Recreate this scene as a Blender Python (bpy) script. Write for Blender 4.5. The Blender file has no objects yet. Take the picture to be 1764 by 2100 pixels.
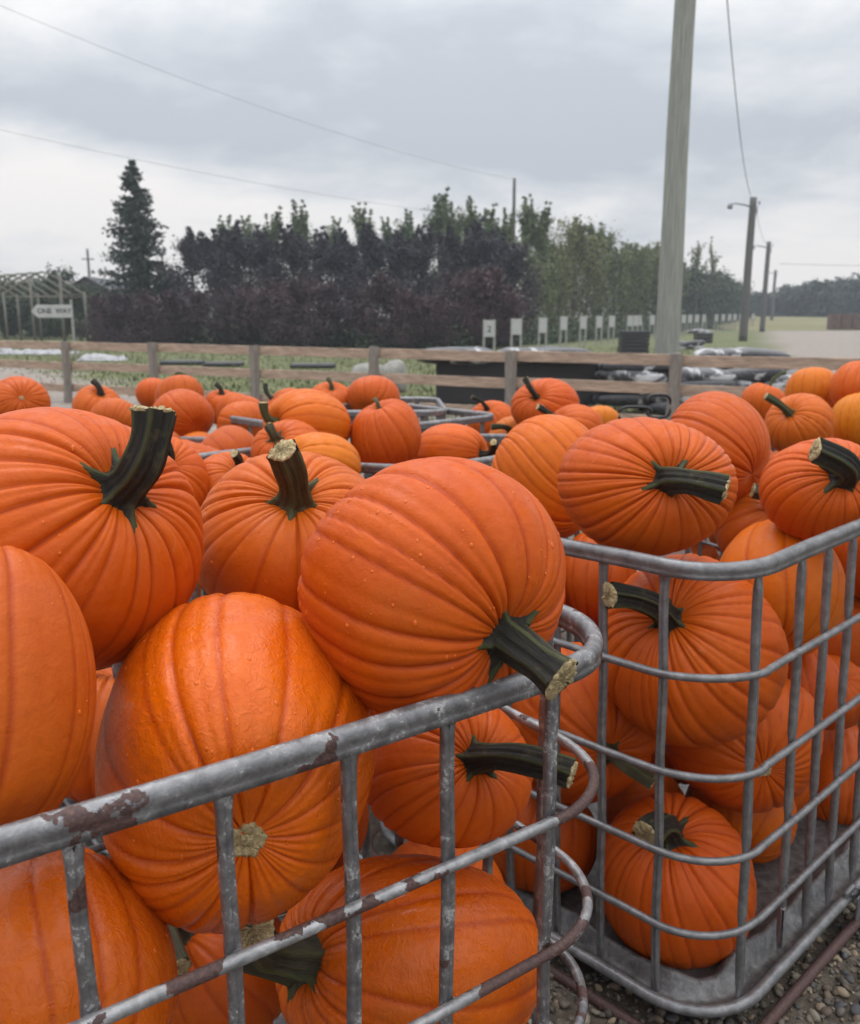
import bpy, math, random
import numpy as np
from mathutils import Vector, Matrix
R = math.radians
rnd = random.Random(7)
S = bpy.context.scene
COL = S.collection

# ------------------------------------------------------------------ camera
EYE = 1.62
PITCH = R(12.35)
cam_d = bpy.data.cameras.new('camera')
cam = bpy.data.objects.new('camera', cam_d); COL.objects.link(cam)
cam.location = (0, 0, EYE); cam.rotation_euler = (R(90) - PITCH, 0, 0)
cam_d.sensor_fit = 'HORIZONTAL'; cam_d.sensor_width = 36.0
cam_d.lens = 36.0 * 1836.2 / 1764.0
cam_d.clip_start = 0.02; cam_d.clip_end = 3000
cam_d.dof.use_dof = True; cam_d.dof.focus_distance = 1.35; cam_d.dof.aperture_fstop = 8.0
S.camera = cam
S.view_settings.view_transform = 'Standard'; S.view_settings.look = 'None'
S.view_settings.exposure = 0.0; S.view_settings.gamma = 1.0
S.view_settings.use_curve_mapping = False

# ------------------------------------------------------------------ overcast sky
W = bpy.data.worlds.new('World'); S.world = W; W.use_nodes = True
nt = W.node_tree; nt.nodes.clear()
def N(t, typ, **k):
    n = t.nodes.new(typ)
    for a, b in k.items():
        if a.startswith('i_'):
            n.inputs[int(a[2:])].default_value = b
        else: setattr(n, a, b)
    return n
def Lk(t, a, b): t.links.new(a, b)
def math_n(t, op, a, b=None, clamp=False):
    n = N(t, 'ShaderNodeMath', operation=op); n.use_clamp = clamp
    for i, x in enumerate((a, b)):
        if x is None: continue
        if isinstance(x, (int, float)): n.inputs[i].default_value = x
        else: Lk(t, x, n.inputs[i])
    return n.outputs[0]
def ramp(t, fac, stops, interp='LINEAR'):
    n = N(t, 'ShaderNodeValToRGB'); n.color_ramp.interpolation = interp
    e = n.color_ramp.elements
    while len(e) < len(stops): e.new(0.5)
    for el, (p, c) in zip(e, stops):
        el.position = p; el.color = (c[0], c[1], c[2], 1) if not isinstance(c, (int, float)) else (c, c, c, 1)
    Lk(t, fac, n.inputs[0]); return n.outputs[0]
def mixc(t, fac, a, b, mode='MIX'):
    n = N(t, 'ShaderNodeMix', data_type='RGBA', blend_type=mode)
    for i, x in ((0, fac), (6, a), (7, b)):
        if isinstance(x, (int, float)): n.inputs[i].default_value = x if i == 0 else (x, x, x, 1)
        elif isinstance(x, tuple): n.inputs[i].default_value = (x[0], x[1], x[2], 1)
        else: Lk(t, x, n.inputs[i])
    return n.outputs[2]
def noise(t, vec, scale, detail=4, rough=0.55, dist=0.0):
    n = N(t, 'ShaderNodeTexNoise'); n.inputs['Scale'].default_value = scale
    n.inputs['Detail'].default_value = detail; n.inputs['Roughness'].default_value = rough
    n.inputs['Distortion'].default_value = dist
    if vec is not None: Lk(t, vec, n.inputs['Vector'])
    return n.outputs['Fac']
tc = N(nt, 'ShaderNodeTexCoord')
sep = N(nt, 'ShaderNodeSeparateXYZ'); Lk(nt, tc.outputs['Generated'], sep.inputs[0])
zc = math_n(nt, 'MAXIMUM', sep.outputs[2], 0.0)
den = math_n(nt, 'ADD', zc, 0.26)
cx = math_n(nt, 'DIVIDE', sep.outputs[0], den); cy = math_n(nt, 'DIVIDE', sep.outputs[1], den)
cmb = N(nt, 'ShaderNodeCombineXYZ'); Lk(nt, cx, cmb.inputs[0]); Lk(nt, cy, cmb.inputs[1]); cmb.inputs[2].default_value = 3.7
mp = N(nt, 'ShaderNodeMapping'); mp.inputs['Location'].default_value = (1.55, 0.35, 0.0); mp.inputs['Scale'].default_value = (1.0, 1.15, 1.0)
Lk(nt, cmb.outputs[0], mp.inputs['Vector'])
n1 = noise(nt, mp.outputs[0], 0.85, 7, 0.5, 0.2)
n2 = noise(nt, mp.outputs[0], 2.6, 7, 0.6, 0.3)
cl = math_n(nt, 'ADD', math_n(nt, 'MULTIPLY', n1, 0.78), math_n(nt, 'MULTIPLY', n2, 0.22))
low = ramp(nt, sep.outputs[2], [(0.13, 1.0), (0.20, 0.0)])      # the cloud deck thins and brightens towards the horizon
cl = math_n(nt, 'SUBTRACT', math_n(nt, 'ADD', cl, 0.03), math_n(nt, 'MULTIPLY', low, 0.10))
ccol = ramp(nt, cl, [(0.40, (0.83, 0.805, 0.79)), (0.46, (0.74, 0.74, 0.745)), (0.52, (0.59, 0.615, 0.65)), (0.59, (0.46, 0.495, 0.545))])
grad = math_n(nt, 'ADD', math_n(nt, 'MULTIPLY', math_n(nt, 'MULTIPLY', zc, zc), 3.1), math_n(nt, 'ADD', math_n(nt, 'MULTIPLY', zc, 0.1), 1.15))
ccol = mixc(nt, 1.0, ccol, grad, 'MULTIPLY')
bg2 = N(nt, 'ShaderNodeBackground'); Lk(nt, ccol, bg2.inputs[0]); bg2.inputs[1].default_value = 1.0
sky = N(nt, 'ShaderNodeTexSky', sky_type='NISHITA'); sky.sun_disc = False
SUN_EL, SUN_AZ = 66.0, 325.0          # azimuth clockwise from +Y: high, ahead and left of the camera
sky.sun_elevation = R(SUN_EL); sky.sun_rotation = R(SUN_AZ); sky.dust_density = 3.0
bg1 = N(nt, 'ShaderNodeBackground'); Lk(nt, sky.outputs[0], bg1.inputs[0]); bg1.inputs[1].default_value = 0.006
bg1.inputs[1].default_value = 0.05
mixs = N(nt, 'ShaderNodeMixShader'); mixs.inputs[0].default_value = 0.93
Lk(nt, bg1.outputs[0], mixs.inputs[1]); Lk(nt, bg2.outputs[0], mixs.inputs[2])
wo = N(nt, 'ShaderNodeOutputWorld'); Lk(nt, mixs.outputs[0], wo.inputs[0])

sun_d = bpy.data.lights.new('sun', 'SUN'); sun_d.energy = 0.95; sun_d.angle = R(28); sun_d.color = (1.0, 0.975, 0.94)
sun = bpy.data.objects.new('sun', sun_d); COL.objects.link(sun)
_sd = Vector((math.sin(R(SUN_AZ)) * math.cos(R(SUN_EL)), math.cos(R(SUN_AZ)) * math.cos(R(SUN_EL)), math.sin(R(SUN_EL))))
sun.rotation_euler = (-_sd).to_track_quat('-Z', 'Y').to_euler()
sun.location = (0, 0, 30)

# ------------------------------------------------------------------ helpers
def tag(o, label=None, cat=None, group=None, kind=None):
    if label: o['label'] = label
    if cat: o['category'] = cat
    if group: o['group'] = group
    if kind: o['kind'] = kind
    return o
def link(o, parent=None):
    COL.objects.link(o)
    if parent: o.parent = parent
    return o
def empty(name, loc=(0, 0, 0), rot=(0, 0, 0)):
    o = bpy.data.objects.new(name, None); o.location = loc; o.rotation_euler = rot
    o.empty_display_size = 0.1
    return link(o)
def mesh_np(name, V, F, mat, smooth=True, attrs=None):
    """V: n x 3; F: list of arrays (m x k)"""
    V = np.asarray(V, dtype=np.float32)
    if not isinstance(F, list): F = [F]
    F = [np.asarray(f, dtype=np.int32) for f in F if len(f)]
    me = bpy.data.meshes.new(name)
    me.vertices.add(len(V)); me.vertices.foreach_set('co', V.ravel())
    idx = np.concatenate([f.ravel() for f in F]); tot = np.concatenate([np.full(len(f), f.shape[1], np.int32) for f in F])
    me.loops.add(len(idx)); me.loops.foreach_set('vertex_index', idx)
    me.polygons.add(len(tot)); st = np.concatenate([[0], np.cumsum(tot)[:-1]]).astype(np.int32)
    me.polygons.foreach_set('loop_start', st)
    me.polygons.foreach_set('loop_total', tot)
    me.update(calc_edges=True)
    me.polygons.foreach_set('use_smooth', np.full(len(tot), smooth, bool))
    if attrs:
        for k, a in attrs.items():
            a = np.asarray(a, dtype=np.float32)
            at = me.color_attributes.new(k, 'FLOAT_COLOR', 'POINT')
            c = np.ones((len(V), 4), np.float32)
            if a.ndim == 1: c[:, 0] = c[:, 1] = c[:, 2] = a
            else: c[:, :a.shape[1]] = a
            at.data.foreach_set('color', c.ravel())
    me.materials.append(mat)
    return me
def obj(name, me, parent=None, loc=(0, 0, 0), rot=(0, 0, 0)):
    o = bpy.data.objects.new(name, me); o.location = loc; o.rotation_euler = rot
    return link(o, parent)
class MB:
    """collects simple shapes, builds one mesh"""
    def __init__(s): s.v = []; s.f4 = []; s.f3 = []; s.n = 0
    def add(s, v, f4=(), f3=()):
        v = np.asarray(v, float); s.v.append(v)
        if len(f4): s.f4.append(np.asarray(f4) + s.n)
        if len(f3): s.f3.append(np.asarray(f3) + s.n)
        s.n += len(v)
    def box(s, c, d, rz=0.0, bev=0.0, M=None):
        hx, hy, hz = d[0] / 2, d[1] / 2, d[2] / 2
        if bev > 0:
            b = bev; pts = []
            for sz in (-1, 1):
                for (ix, iy, iz) in ((0, 0, 0), (b, b, 0)) if False else ():
                    pass
            # chamfered box: 24 verts
            V = []; idx = {}
            for sx in (-1, 1):
                for sy in (-1, 1):
                    for sz in (-1, 1):
                        for ax in range(3):
                            p = [sx * (hx - b), sy * (hy - b), sz * (hz - b)]
                            p[ax] = (sx, sy, sz)[ax] * (hx, hy, hz)[ax]
                            idx[(sx, sy, sz, ax)] = len(V); V.append(p)
            F4 = []; F3 = []
            for ax in range(3):
                o1, o2 = [(1, 2), (2, 0), (0, 1)][ax]
                for sg in (-1, 1):
                    q = []
                    for (a, c2) in ((-1, -1), (1, -1), (1, 1), (-1, 1)):
                        sgn = [0, 0, 0]; sgn[ax] = sg; sgn[o1] = a; sgn[o2] = c2
                        q.append(idx[(sgn[0], sgn[1], sgn[2], ax)])
                    F4.append(q if sg > 0 else q[::-1])
                # edges parallel to axis ax
                for a in (-1, 1):
                    for c2 in (-1, 1):
                        k = []
                        for sg, fx in ((-1, o1), (1, o1), (1, o2), (-1, o2)):
                            sgn = [0, 0, 0]; sgn[ax] = sg; sgn[o1] = a; sgn[o2] = c2
                            k.append(idx[(sgn[0], sgn[1], sgn[2], fx)])
                        F4.append(k)
            for sx in (-1, 1):
                for sy in (-1, 1):
                    for sz in (-1, 1): F3.append([idx[(sx, sy, sz, a)] for a in range(3)])
            V = np.array(V)
        else:
            V = np.array([[x * hx, y * hy, z * hz] for z in (-1, 1) for (x, y) in ((-1, -1), (1, -1), (1, 1), (-1, 1))])
            F4 = [[3, 2, 1, 0], [4, 5, 6, 7], [0, 1, 5, 4], [1, 2, 6, 5], [2, 3, 7, 6], [3, 0, 4, 7]]; F3 = []
        if rz:
            c_, s_ = math.cos(rz), math.sin(rz); V = V @ np.array([[c_, s_, 0], [-s_, c_, 0], [0, 0, 1]])
        if M is not None: V = V @ np.array(M).T
        s.add(V + np.array(c), F4, F3)
    def tube(s, pts, r, n=10, closed=False, cap=True, prof=None):
        P = np.asarray(pts, float); m = len(P)
        r = np.full(m, r) if np.isscalar(r) else np.asarray(r, float)
        if closed: T = np.roll(P, -1, 0) - np.roll(P, 1, 0)
        else: T = np.gradient(P, axis=0)
        T /= np.linalg.norm(T, axis=1)[:, None] + 1e-12
        up = np.array([0, 0, 1.0])
        if abs(T[:, 2]).mean() > 0.8: up = np.array([0.3, 1, 0.0])
        A = np.cross(T, up); A /= np.linalg.norm(A, axis=1)[:, None] + 1e-12
        B = np.cross(A, T)
        if prof is None:
            th = np.linspace(0, 2 * math.pi, n, endpoint=False); prof = np.stack([np.cos(th), np.sin(th)], 1); pr = r
        else: prof = np.asarray(prof, float); n = len(prof); pr = r
        V = P[:, None] + pr[:, None, None] * (prof[None, :, 0:1] * A[:, None] + prof[None, :, 1:2] * B[:, None])
        V = V.reshape(-1, 3); F = []
        for i in range(m if closed else m - 1):
            j = (i + 1) % m
            for k in range(n): F.append([i * n + k, i * n + (k + 1) % n, j * n + (k + 1) % n, j * n + k])
        F3 = []
        if cap and not closed:
            V = np.vstack([V, P[0], P[-1]])
            for k in range(n):
                F3.append([m * n, (k + 1) % n, k]); F3.append([m * n + 1, (m - 1) * n + k, (m - 1) * n + (k + 1) % n])
        s.add(V, F, F3)
    def mesh(s, name, mat, smooth=True, attrs=None):
        F = []
        if s.f4: F.append(np.concatenate(s.f4))
        if s.f3: F.append(np.concatenate(s.f3))
        return mesh_np(name, np.concatenate(s.v), F, mat, smooth, attrs)
    def build(s, name, mat, parent=None, smooth=True, loc=(0, 0, 0), rot=(0, 0, 0)):
        return obj(name, s.mesh(name, mat, smooth), parent, loc, rot)

# ------------------------------------------------------------------ materials
def newmat(name):
    m = bpy.data.materials.new(name); m.use_nodes = True
    t = m.node_tree; b = t.nodes['Principled BSDF']
    return m, t, b
def objvec(t): return N(t, 'ShaderNodeTexCoord').outputs['Object']
def worldvec(t): return N(t, 'ShaderNodeNewGeometry').outputs['Position']
def bump(t, b, h, dist, strength=1.0, chain=None):
    n = N(t, 'ShaderNodeBump'); n.inputs['Distance'].default_value = dist; n.inputs['Strength'].default_value = strength
    Lk(t, h, n.inputs['Height'])
    if chain is not None: Lk(t, chain, n.inputs['Normal'])
    Lk(t, n.outputs[0], b.inputs['Normal']); return n.outputs[0]
def attr(t, name): return N(t, 'ShaderNodeAttribute', attribute_name=name)

def pumpkin_mat(name, rough, wet):
    m, t, b = newmat(name); v = objvec(t)
    oi = N(t, 'ShaderNodeObjectInfo')
    off = N(t, 'ShaderNodeVectorMath', operation='ADD'); Lk(t, v, off.inputs[0])
    rv = N(t, 'ShaderNodeCombineXYZ')
    for i in range(3): Lk(t, math_n(t, 'MULTIPLY', oi.outputs['Random'], 7.0 + 5 * i), rv.inputs[i])
    Lk(t, rv.outputs[0], off.inputs[1]); v = off.outputs[0]
    big = noise(t, v, 6.0, 4, 0.6, 0.5); mid = noise(t, v, 26.0, 5, 0.65, 0.8); fine = noise(t, v, 95.0, 4, 0.65)
    base = mixc(t, ramp(t, big, [(0.35, 0.0), (0.7, 1.0)]), oi.outputs['Color'], (1.06, 1.2, 1.0), 'MULTIPLY')
    base = mixc(t, ramp(t, mid, [(0.40, 0.0), (0.70, 0.55)]), base, (0.82, 0.68, 0.7), 'MULTIPLY')
    base = mixc(t, ramp(t, fine, [(0.3, 0.35), (0.5, 0.0)]), base, (0.86, 0.78, 0.8), 'MULTIPLY')
    dirt = ramp(t, noise(t, v, 4.5, 6, 0.7, 0.6), [(0.62, 0.0), (0.78, 0.3)])
    base = mixc(t, dirt, base, (0.30, 0.13, 0.03))
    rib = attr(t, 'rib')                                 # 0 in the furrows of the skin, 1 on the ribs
    base = mixc(t, ramp(t, rib.outputs['Fac'], [(0.10, 0.85), (0.58, 0.0)]), base, (0.74, 0.55, 0.5), 'MULTIPLY')  # darker, redder furrows: partly skin tone, partly crease occlusion put into the colour
    # small corky scars and dirt
    vor = N(t, 'ShaderNodeTexVoronoi'); vor.inputs['Scale'].default_value = 34.0; Lk(t, v, vor.inputs['Vector'])
    sel = N(t, 'ShaderNodeSeparateColor'); Lk(t, vor.outputs['Color'], sel.inputs[0])
    spot = math_n(t, 'MULTIPLY', math_n(t, 'LESS_THAN', vor.outputs['Distance'], math_n(t, 'ADD', math_n(t, 'MULTIPLY', mid, 0.22), -0.06)), math_n(t, 'GREATER_THAN', sel.outputs[0], 0.985))
    base = mixc(t, math_n(t, 'MULTIPLY', spot, 0.25), base, (0.40, 0.21, 0.07))
    scr = noise(t, v, 9.0, 2, 0.5, 3.5)
    scratch = math_n(t, 'MULTIPLY', ramp(t, scr, [(0.497, 0.0), (0.5, 1.0), (0.503, 0.0)]), ramp(t, big, [(0.60, 0.0), (0.68, 0.5)]))
    base = mixc(t, scratch, base, (0.62, 0.36, 0.20))
    Lk(t, base, b.inputs['Base Color'])
    wn = noise(t, v, 13.0 if wet else 20.0, 5, 0.7, 1.2)
    rr = ramp(t, wn, [(0.40, rough * (0.45 if wet else 0.8)), (0.62, min(1, rough * 1.35))])
    Lk(t, rr, b.inputs['Roughness'])
    b.inputs['Specular IOR Level'].default_value = 0.22
    b.inputs['Coat Weight'].default_value = 0.14 if wet else 0.0
    b.inputs['Coat Roughness'].default_value = 0.13 if wet else 0.3
    b.inputs['Subsurface Weight'].default_value = 0.0
    h1 = noise(t, v, 42.0, 5, 0.6, 0.4); h2 = noise(t, v, 240.0, 3, 0.6)
    n_a = bump(t, b, h1, 0.0020, 0.9); n_b = bump(t, b, h2, 0.0007, 0.8, n_a)
    if wet:
        st = N(t, 'ShaderNodeMapping'); st.inputs['Scale'].default_value = (1, 1, 0.35); Lk(t, v, st.inputs['Vector'])
        h3 = noise(t, st.outputs[0], 70.0, 3, 0.6, 1.5)
        bump(t, b, ramp(t, h3, [(0.45, 0.0), (0.62, 1.0)]), 0.0008, 0.8, n_b)
    return m
M_PUMP = pumpkin_mat('pumpkin_skin', 0.46, False)
M_PUMPW = pumpkin_mat('wet_pumpkin_skin', 0.40, True)

def stem_mat():
    m, t, b = newmat('stem_skin'); a = attr(t, 'st'); v = a.outputs['Vector']
    mpn = N(t, 'ShaderNodeMapping'); mpn.inputs['Scale'].default_value = (26, 2.2, 1); Lk(t, v, mpn.inputs['Vector'])
    oi = N(t, 'ShaderNodeObjectInfo')
    lines = noise(t, mpn.outputs[0], 1.6, 5, 0.65, 0.3); blot = noise(t, objvec(t), 38.0, 4, 0.6)
    sepv = N(t, 'ShaderNodeSeparateXYZ'); Lk(t, v, sepv.inputs[0])
    c = mixc(t, ramp(t, lines, [(0.44, 0.0), (0.70, 1.0)]), oi.outputs['Color'], (2.3, 2.1, 1.7), 'MULTIPLY')
    c = mixc(t, ramp(t, blot, [(0.55, 0.0), (0.72, 0.55)]), c, (0.12, 0.10, 0.05))
    c = mixc(t, ramp(t, sepv.outputs[2], [(0.86, 0.0), (1.0, 0.75)]), c, (0.075, 0.085, 0.022))
    Lk(t, c, b.inputs['Base Color']); Lk(t, ramp(t, blot, [(0.3, 0.42), (0.7, 0.75)]), b.inputs['Roughness']); b.inputs['Specular IOR Level'].default_value = 0.35
    n_a = bump(t, b, lines, 0.0045, 1.0)
    bump(t, b, noise(t, objvec(t), 190.0, 4, 0.6), 0.0012, 1.0, n_a)
    return m
M_STEM = stem_mat()
def cork_mat():
    m, t, b = newmat('cut_stem_cork'); v = objvec(t)
    n = noise(t, v, 150.0, 6, 0.7, 1.6)
    Lk(t, ramp(t, n, [(0.34, (0.16, 0.10, 0.045)), (0.45, (0.46, 0.34, 0.16)), (0.62, (0.70, 0.58, 0.34))]), b.inputs['Base Color'])
    b.inputs['Roughness'].default_value = 0.85; bump(t, b, n, 0.005, 1.0); return m
M_CORK = cork_mat()

def metal_mat(name, rust, white, base=(0.30, 0.30, 0.305), metallic=0.55, con=1.0):
    m, t, b = newmat(name); v = worldvec(t)
    big = noise(t, v, 10.0, 4, 0.5, 0.3); mid = noise(t, v, 34.0, 6, 0.7, 0.5); fine = noise(t, v, 210.0, 4, 0.65)
    c = ramp(t, mid, [(0.34, tuple(x * (1 - 0.38 * con) for x in base)), (0.5, base), (0.66, tuple(min(1, x * (1 + 0.45 * con)) for x in base))])
    scale = math_n(t, 'GREATER_THAN', math_n(t, 'ADD', math_n(t, 'MULTIPLY', fine, 0.45), math_n(t, 'MULTIPLY', mid, 0.55)), 1.0 - white)
    c = mixc(t, math_n(t, 'MULTIPLY', scale, 0.45), c, (0.44, 0.45, 0.43))
    rm = math_n(t, 'GREATER_THAN', math_n(t, 'ADD', math_n(t, 'MULTIPLY', big, 0.85), math_n(t, 'MULTIPLY', mid, 0.15)), 1.0 - rust)
    rc = ramp(t, fine, [(0.35, (0.040, 0.021, 0.019)), (0.55, (0.082, 0.043, 0.038)), (0.75, (0.16, 0.075, 0.045))])
    c = mixc(t, rm, c, rc)
    Lk(t, c, b.inputs['Base Color'])
    Lk(t, math_n(t, 'MULTIPLY', math_n(t, 'SUBTRACT', 1.0, math_n(t, 'MAXIMUM', rm, scale)), metallic), b.inputs['Metallic'])
    Lk(t, math_n(t, 'ADD', math_n(t, 'MULTIPLY', mid, 0.3), math_n(t, 'ADD', math_n(t, 'MULTIPLY', rm, 0.2), 0.27)), b.inputs['Roughness'])
    na = bump(t, b, math_n(t, 'SUBTRACT', mid, math_n(t, 'MULTIPLY', rm, 0.35)), 0.0016, 0.8)
    bump(t, b, fine, 0.0006, 0.8, na)
    return m
M_MET_RUSTY = metal_mat('worn_galvanised_steel', 0.40, 0.42, (0.20, 0.20, 0.207))
M_MET_WORN = metal_mat('worn_steel_upright', 0.385, 0.44, (0.195, 0.19, 0.195))
M_MET_RUST2 = metal_mat('rusted_steel_tube', 0.465, 0.40)
M_MET = metal_mat('galvanised_steel', 0.30, 0.34, (0.195, 0.195, 0.20), 0.5, 0.8)
M_TRAY = metal_mat('steel_tray_sheet', 0.30, 0.34, (0.14, 0.138, 0.138), 0.55, 1.3)
M_PIPE = metal_mat('rusty_skid_pipe', 0.9, 0.1)

def simple(name, col, rough=0.8, nscale=8.0, var=0.3, bumpd=0.0, bscale=60.0, metallic=0.0, stretch=None):
    m, t, b = newmat(name); v = objvec(t)
    if stretch:
        mpn = N(t, 'ShaderNodeMapping'); mpn.inputs['Scale'].default_value = stretch; Lk(t, v, mpn.inputs['Vector']); v = mpn.outputs[0]
    n = noise(t, v, nscale, 5, 0.6, 0.3)
    Lk(t, ramp(t, n, [(0.3, tuple(x * (1 - var) for x in col)), (0.7, tuple(min(1, x * (1 + var)) for x in col))]), b.inputs['Base Color'])
    b.inputs['Roughness'].default_value = rough; b.inputs['Metallic'].default_value = metallic
    if bumpd: bump(t, b, noise(t, v, bscale, 4, 0.6), bumpd)
    return m
M_BOARD = simple('weathered_fence_board', (0.37, 0.265, 0.195), 0.8, 5.0, 0.45, 0.004, 14.0, stretch=(1, 6, 9))
M_POST = simple('grey_weathered_post', (0.215, 0.185, 0.16), 0.85, 9.0, 0.32, 0.006, 30.0, stretch=(3, 3, 0.6))
M_POLE = simple('utility_pole_wood', (0.27, 0.28, 0.245), 0.85, 7.0, 0.36, 0.008, 22.0, stretch=(8, 8, 0.3))
M_POLED = simple('dark_pole_wood', (0.12, 0.115, 0.11), 0.85, 4.0, 0.2, stretch=(3, 3, 0.3))
M_WIRE = simple('wire', (0.10, 0.10, 0.105), 0.6)
M_LAMP = simple('lamp_housing', (0.22, 0.22, 0.23), 0.5)
M_WHITE = simple('white_signboard', (0.46, 0.46, 0.45), 0.6, 3.0, 0.12)
M_INK = simple('dark_lettering', (0.04, 0.04, 0.045), 0.7)
M_GREYWOOD = simple('grey_wood', (0.30, 0.30, 0.28), 0.85, 6.0, 0.2)
M_HOOP = simple('greenhouse_frame_wood', (0.16, 0.15, 0.125), 0.8, 6.0, 0.2)
M_BARN = simple('barn_wall', (0.07, 0.06, 0.058), 0.9, 2.0, 0.25, stretch=(6, 1, 0.3))
M_ROOF = simple('barn_roof', (0.055, 0.055, 0.06), 0.8, 2.0, 0.2)
M_BARK = simple('bark', (0.085, 0.07, 0.055), 0.9, 10.0, 0.3)
M_BLACK = simple('black_sheeting', (0.028, 0.026, 0.028), 0.6, 1.2, 0.2, 0.01, 3.0)
M_RUBBER = simple('black_rubber', (0.02, 0.02, 0.02), 0.5)
M_CRATE = simple('brown_crate_wood', (0.14, 0.085, 0.07), 0.9, 2.0, 0.25)
M_ROCK = simple('pale_rock', (0.28, 0.27, 0.245), 0.9, 3.0, 0.25, 0.05, 6.0)
M_TRAYB = simple('black_plastic_tray', (0.03, 0.03, 0.033), 0.45)
def bag_mat(name, amount):
    m, t, b = newmat(name); v = objvec(t)
    n = noise(t, v, 1.7, 3, 0.6, 1.0)
    Lk(t, ramp(t, n, [(amount, (0.025, 0.025, 0.03)), (amount + 0.05, (0.42, 0.42, 0.43)), (amount + 0.16, (0.55, 0.54, 0.55))]), b.inputs['Base Color'])
    b.inputs['Roughness'].default_value = 0.28; b.inputs['Coat Weight'].default_value = 0.3
    bump(t, b, noise(t, v, 9.0, 4, 0.6, 1.0), 0.03); return m
M_BAG = bag_mat('printed_black_bag', 0.58); M_BAGW = bag_mat('silver_printed_bag', 0.49)
M_SHEET = simple('crumpled_white_plastic', (0.30, 0.30, 0.31), 0.35, 3.0, 0.35, 0.03, 8.0)
def leaf_mat(name, col, red=0.0):
    m, t, b = newmat(name); a = attr(t, 'v')
    oi = N(t, 'ShaderNodeObjectInfo')
    c = mixc(t, a.outputs['Fac'], tuple(x * 0.68 for x in col), tuple(x * 1.35 for x in col))
    c = mixc(t, math_n(t, 'MULTIPLY', oi.outputs['Random'], 0.5), c, tuple(x * y for x, y in zip(col, (1.5, 1.15, 0.9))))
    Lk(t, c, b.inputs['Base Color']); b.inputs['Roughness'].default_value = 0.7
    b.inputs['Specular IOR Level'].default_value = 0.25
    return m
M_LPURP = leaf_mat('dark_purple_leaves', (0.046, 0.047, 0.058))
M_LRED = leaf_mat('maroon_leaves', (0.068, 0.047, 0.057))
M_LGREEN = leaf_mat('green_leaves', (0.11, 0.155, 0.07))
M_LOLIVE = leaf_mat('olive_leaves', (0.135, 0.165, 0.075))
M_LDARK = leaf_mat('dark_green_leaves', (0.05, 0.075, 0.045))
M_LSPR = leaf_mat('spruce_needles', (0.036, 0.056, 0.045))
M_LFAR = leaf_mat('far_woods_leaves', (0.048, 0.068, 0.050))
M_GRASS = leaf_mat('grass_blades', (0.075, 0.092, 0.034))
M_WEED = simple('weed_leaf', (0.10, 0.17, 0.045), 0.55, 30.0, 0.3)

def ground_mat():
    m, t, b = newmat('ground_surface'); v = worldvec(t)
    sp = N(t, 'ShaderNodeSeparateXYZ'); Lk(t, v, sp.inputs[0]); X, Y = sp.outputs[0], sp.outputs[1]
    wob = noise(t, v, 0.35, 4, 0.6); wobs = math_n(t, 'MULTIPLY', math_n(t, 'SUBTRACT', wob, 0.5), 9.0)
    # soil and gravel close by
    vor = N(t, 'ShaderNodeTexVoronoi'); vor.inputs['Scale'].default_value = 38.0; Lk(t, v, vor.inputs['Vector'])
    sc = N(t, 'ShaderNodeSeparateColor'); Lk(t, vor.outputs['Color'], sc.inputs[0])
    soil = ramp(t, noise(t, v, 11.0, 6, 0.7), [(0.3, (0.035, 0.027, 0.02)), (0.5, (0.085, 0.066, 0.048)), (0.7, (0.14, 0.115, 0.085))])
    stone = ramp(t, sc.outputs[0], [(0.0, (0.07, 0.07, 0.07)), (0.4, (0.17, 0.15, 0.125)), (1.0, (0.33, 0.29, 0.235))])
    near = mixc(t, ramp(t, vor.outputs['Distance'], [(0.25, 0.3), (0.5, 0.0)]), soil, stone)
    gravel = ramp(t, noise(t, v, 3.5, 10, 0.85), [(0.32, (0.13, 0.11, 0.092)), (0.5, (0.235, 0.20, 0.172)), (0.68, (0.40, 0.35, 0.30))])
    gn = mixc(t, math_n(t, 'MULTIPLY', math_n(t, 'SUBTRACT', Y, 5.0), 0.14, True), near, gravel)
    grass = ramp(t, noise(t, v, 0.8, 8, 0.75), [(0.3, (0.050, 0.070, 0.018)), (0.5, (0.098, 0.112, 0.036)), (0.72, (0.19, 0.165, 0.075))])
    # grass begins past the fence: nearer on the right than on the left
    lim = math_n(t, 'ADD', 14.0, math_n(t, 'MULTIPLY', math_n(t, 'MAXIMUM', math_n(t, 'MULTIPLY', math_n(t, 'ADD', X, 2.0), -1.0), 0.0), 1.25))
    gmask = math_n(t, 'MULTIPLY', math_n(t, 'ADD', math_n(t, 'SUBTRACT', Y, lim), wobs), 0.6, True)
    road = math_n(t, 'MULTIPLY', math_n(t, 'ADD', math_n(t, 'SUBTRACT', X, math_n(t, 'MULTIPLY', Y, 0.355)), math_n(t, 'MULTIPLY', wobs, 0.5)), 0.5, True)
    far = math_n(t, 'MULTIPLY', math_n(t, 'SUBTRACT', 104.0, Y), 0.5, True)
    gm = math_n(t, 'MULTIPLY', gmask, math_n(t, 'SUBTRACT', 1.0, math_n(t, 'MULTIPLY', road, far)))
    Lk(t, mixc(t, gm, gn, grass), b.inputs['Base Color']); b.inputs['Roughness'].default_value = 0.92
    h = math_n(t, 'ADD', math_n(t, 'MULTIPLY', vor.outputs['Distance'], -0.6), noise(t, v, 90.0, 4, 0.6))
    bump(t, b, h, 0.008); return m
M_GROUND = ground_mat()
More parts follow.
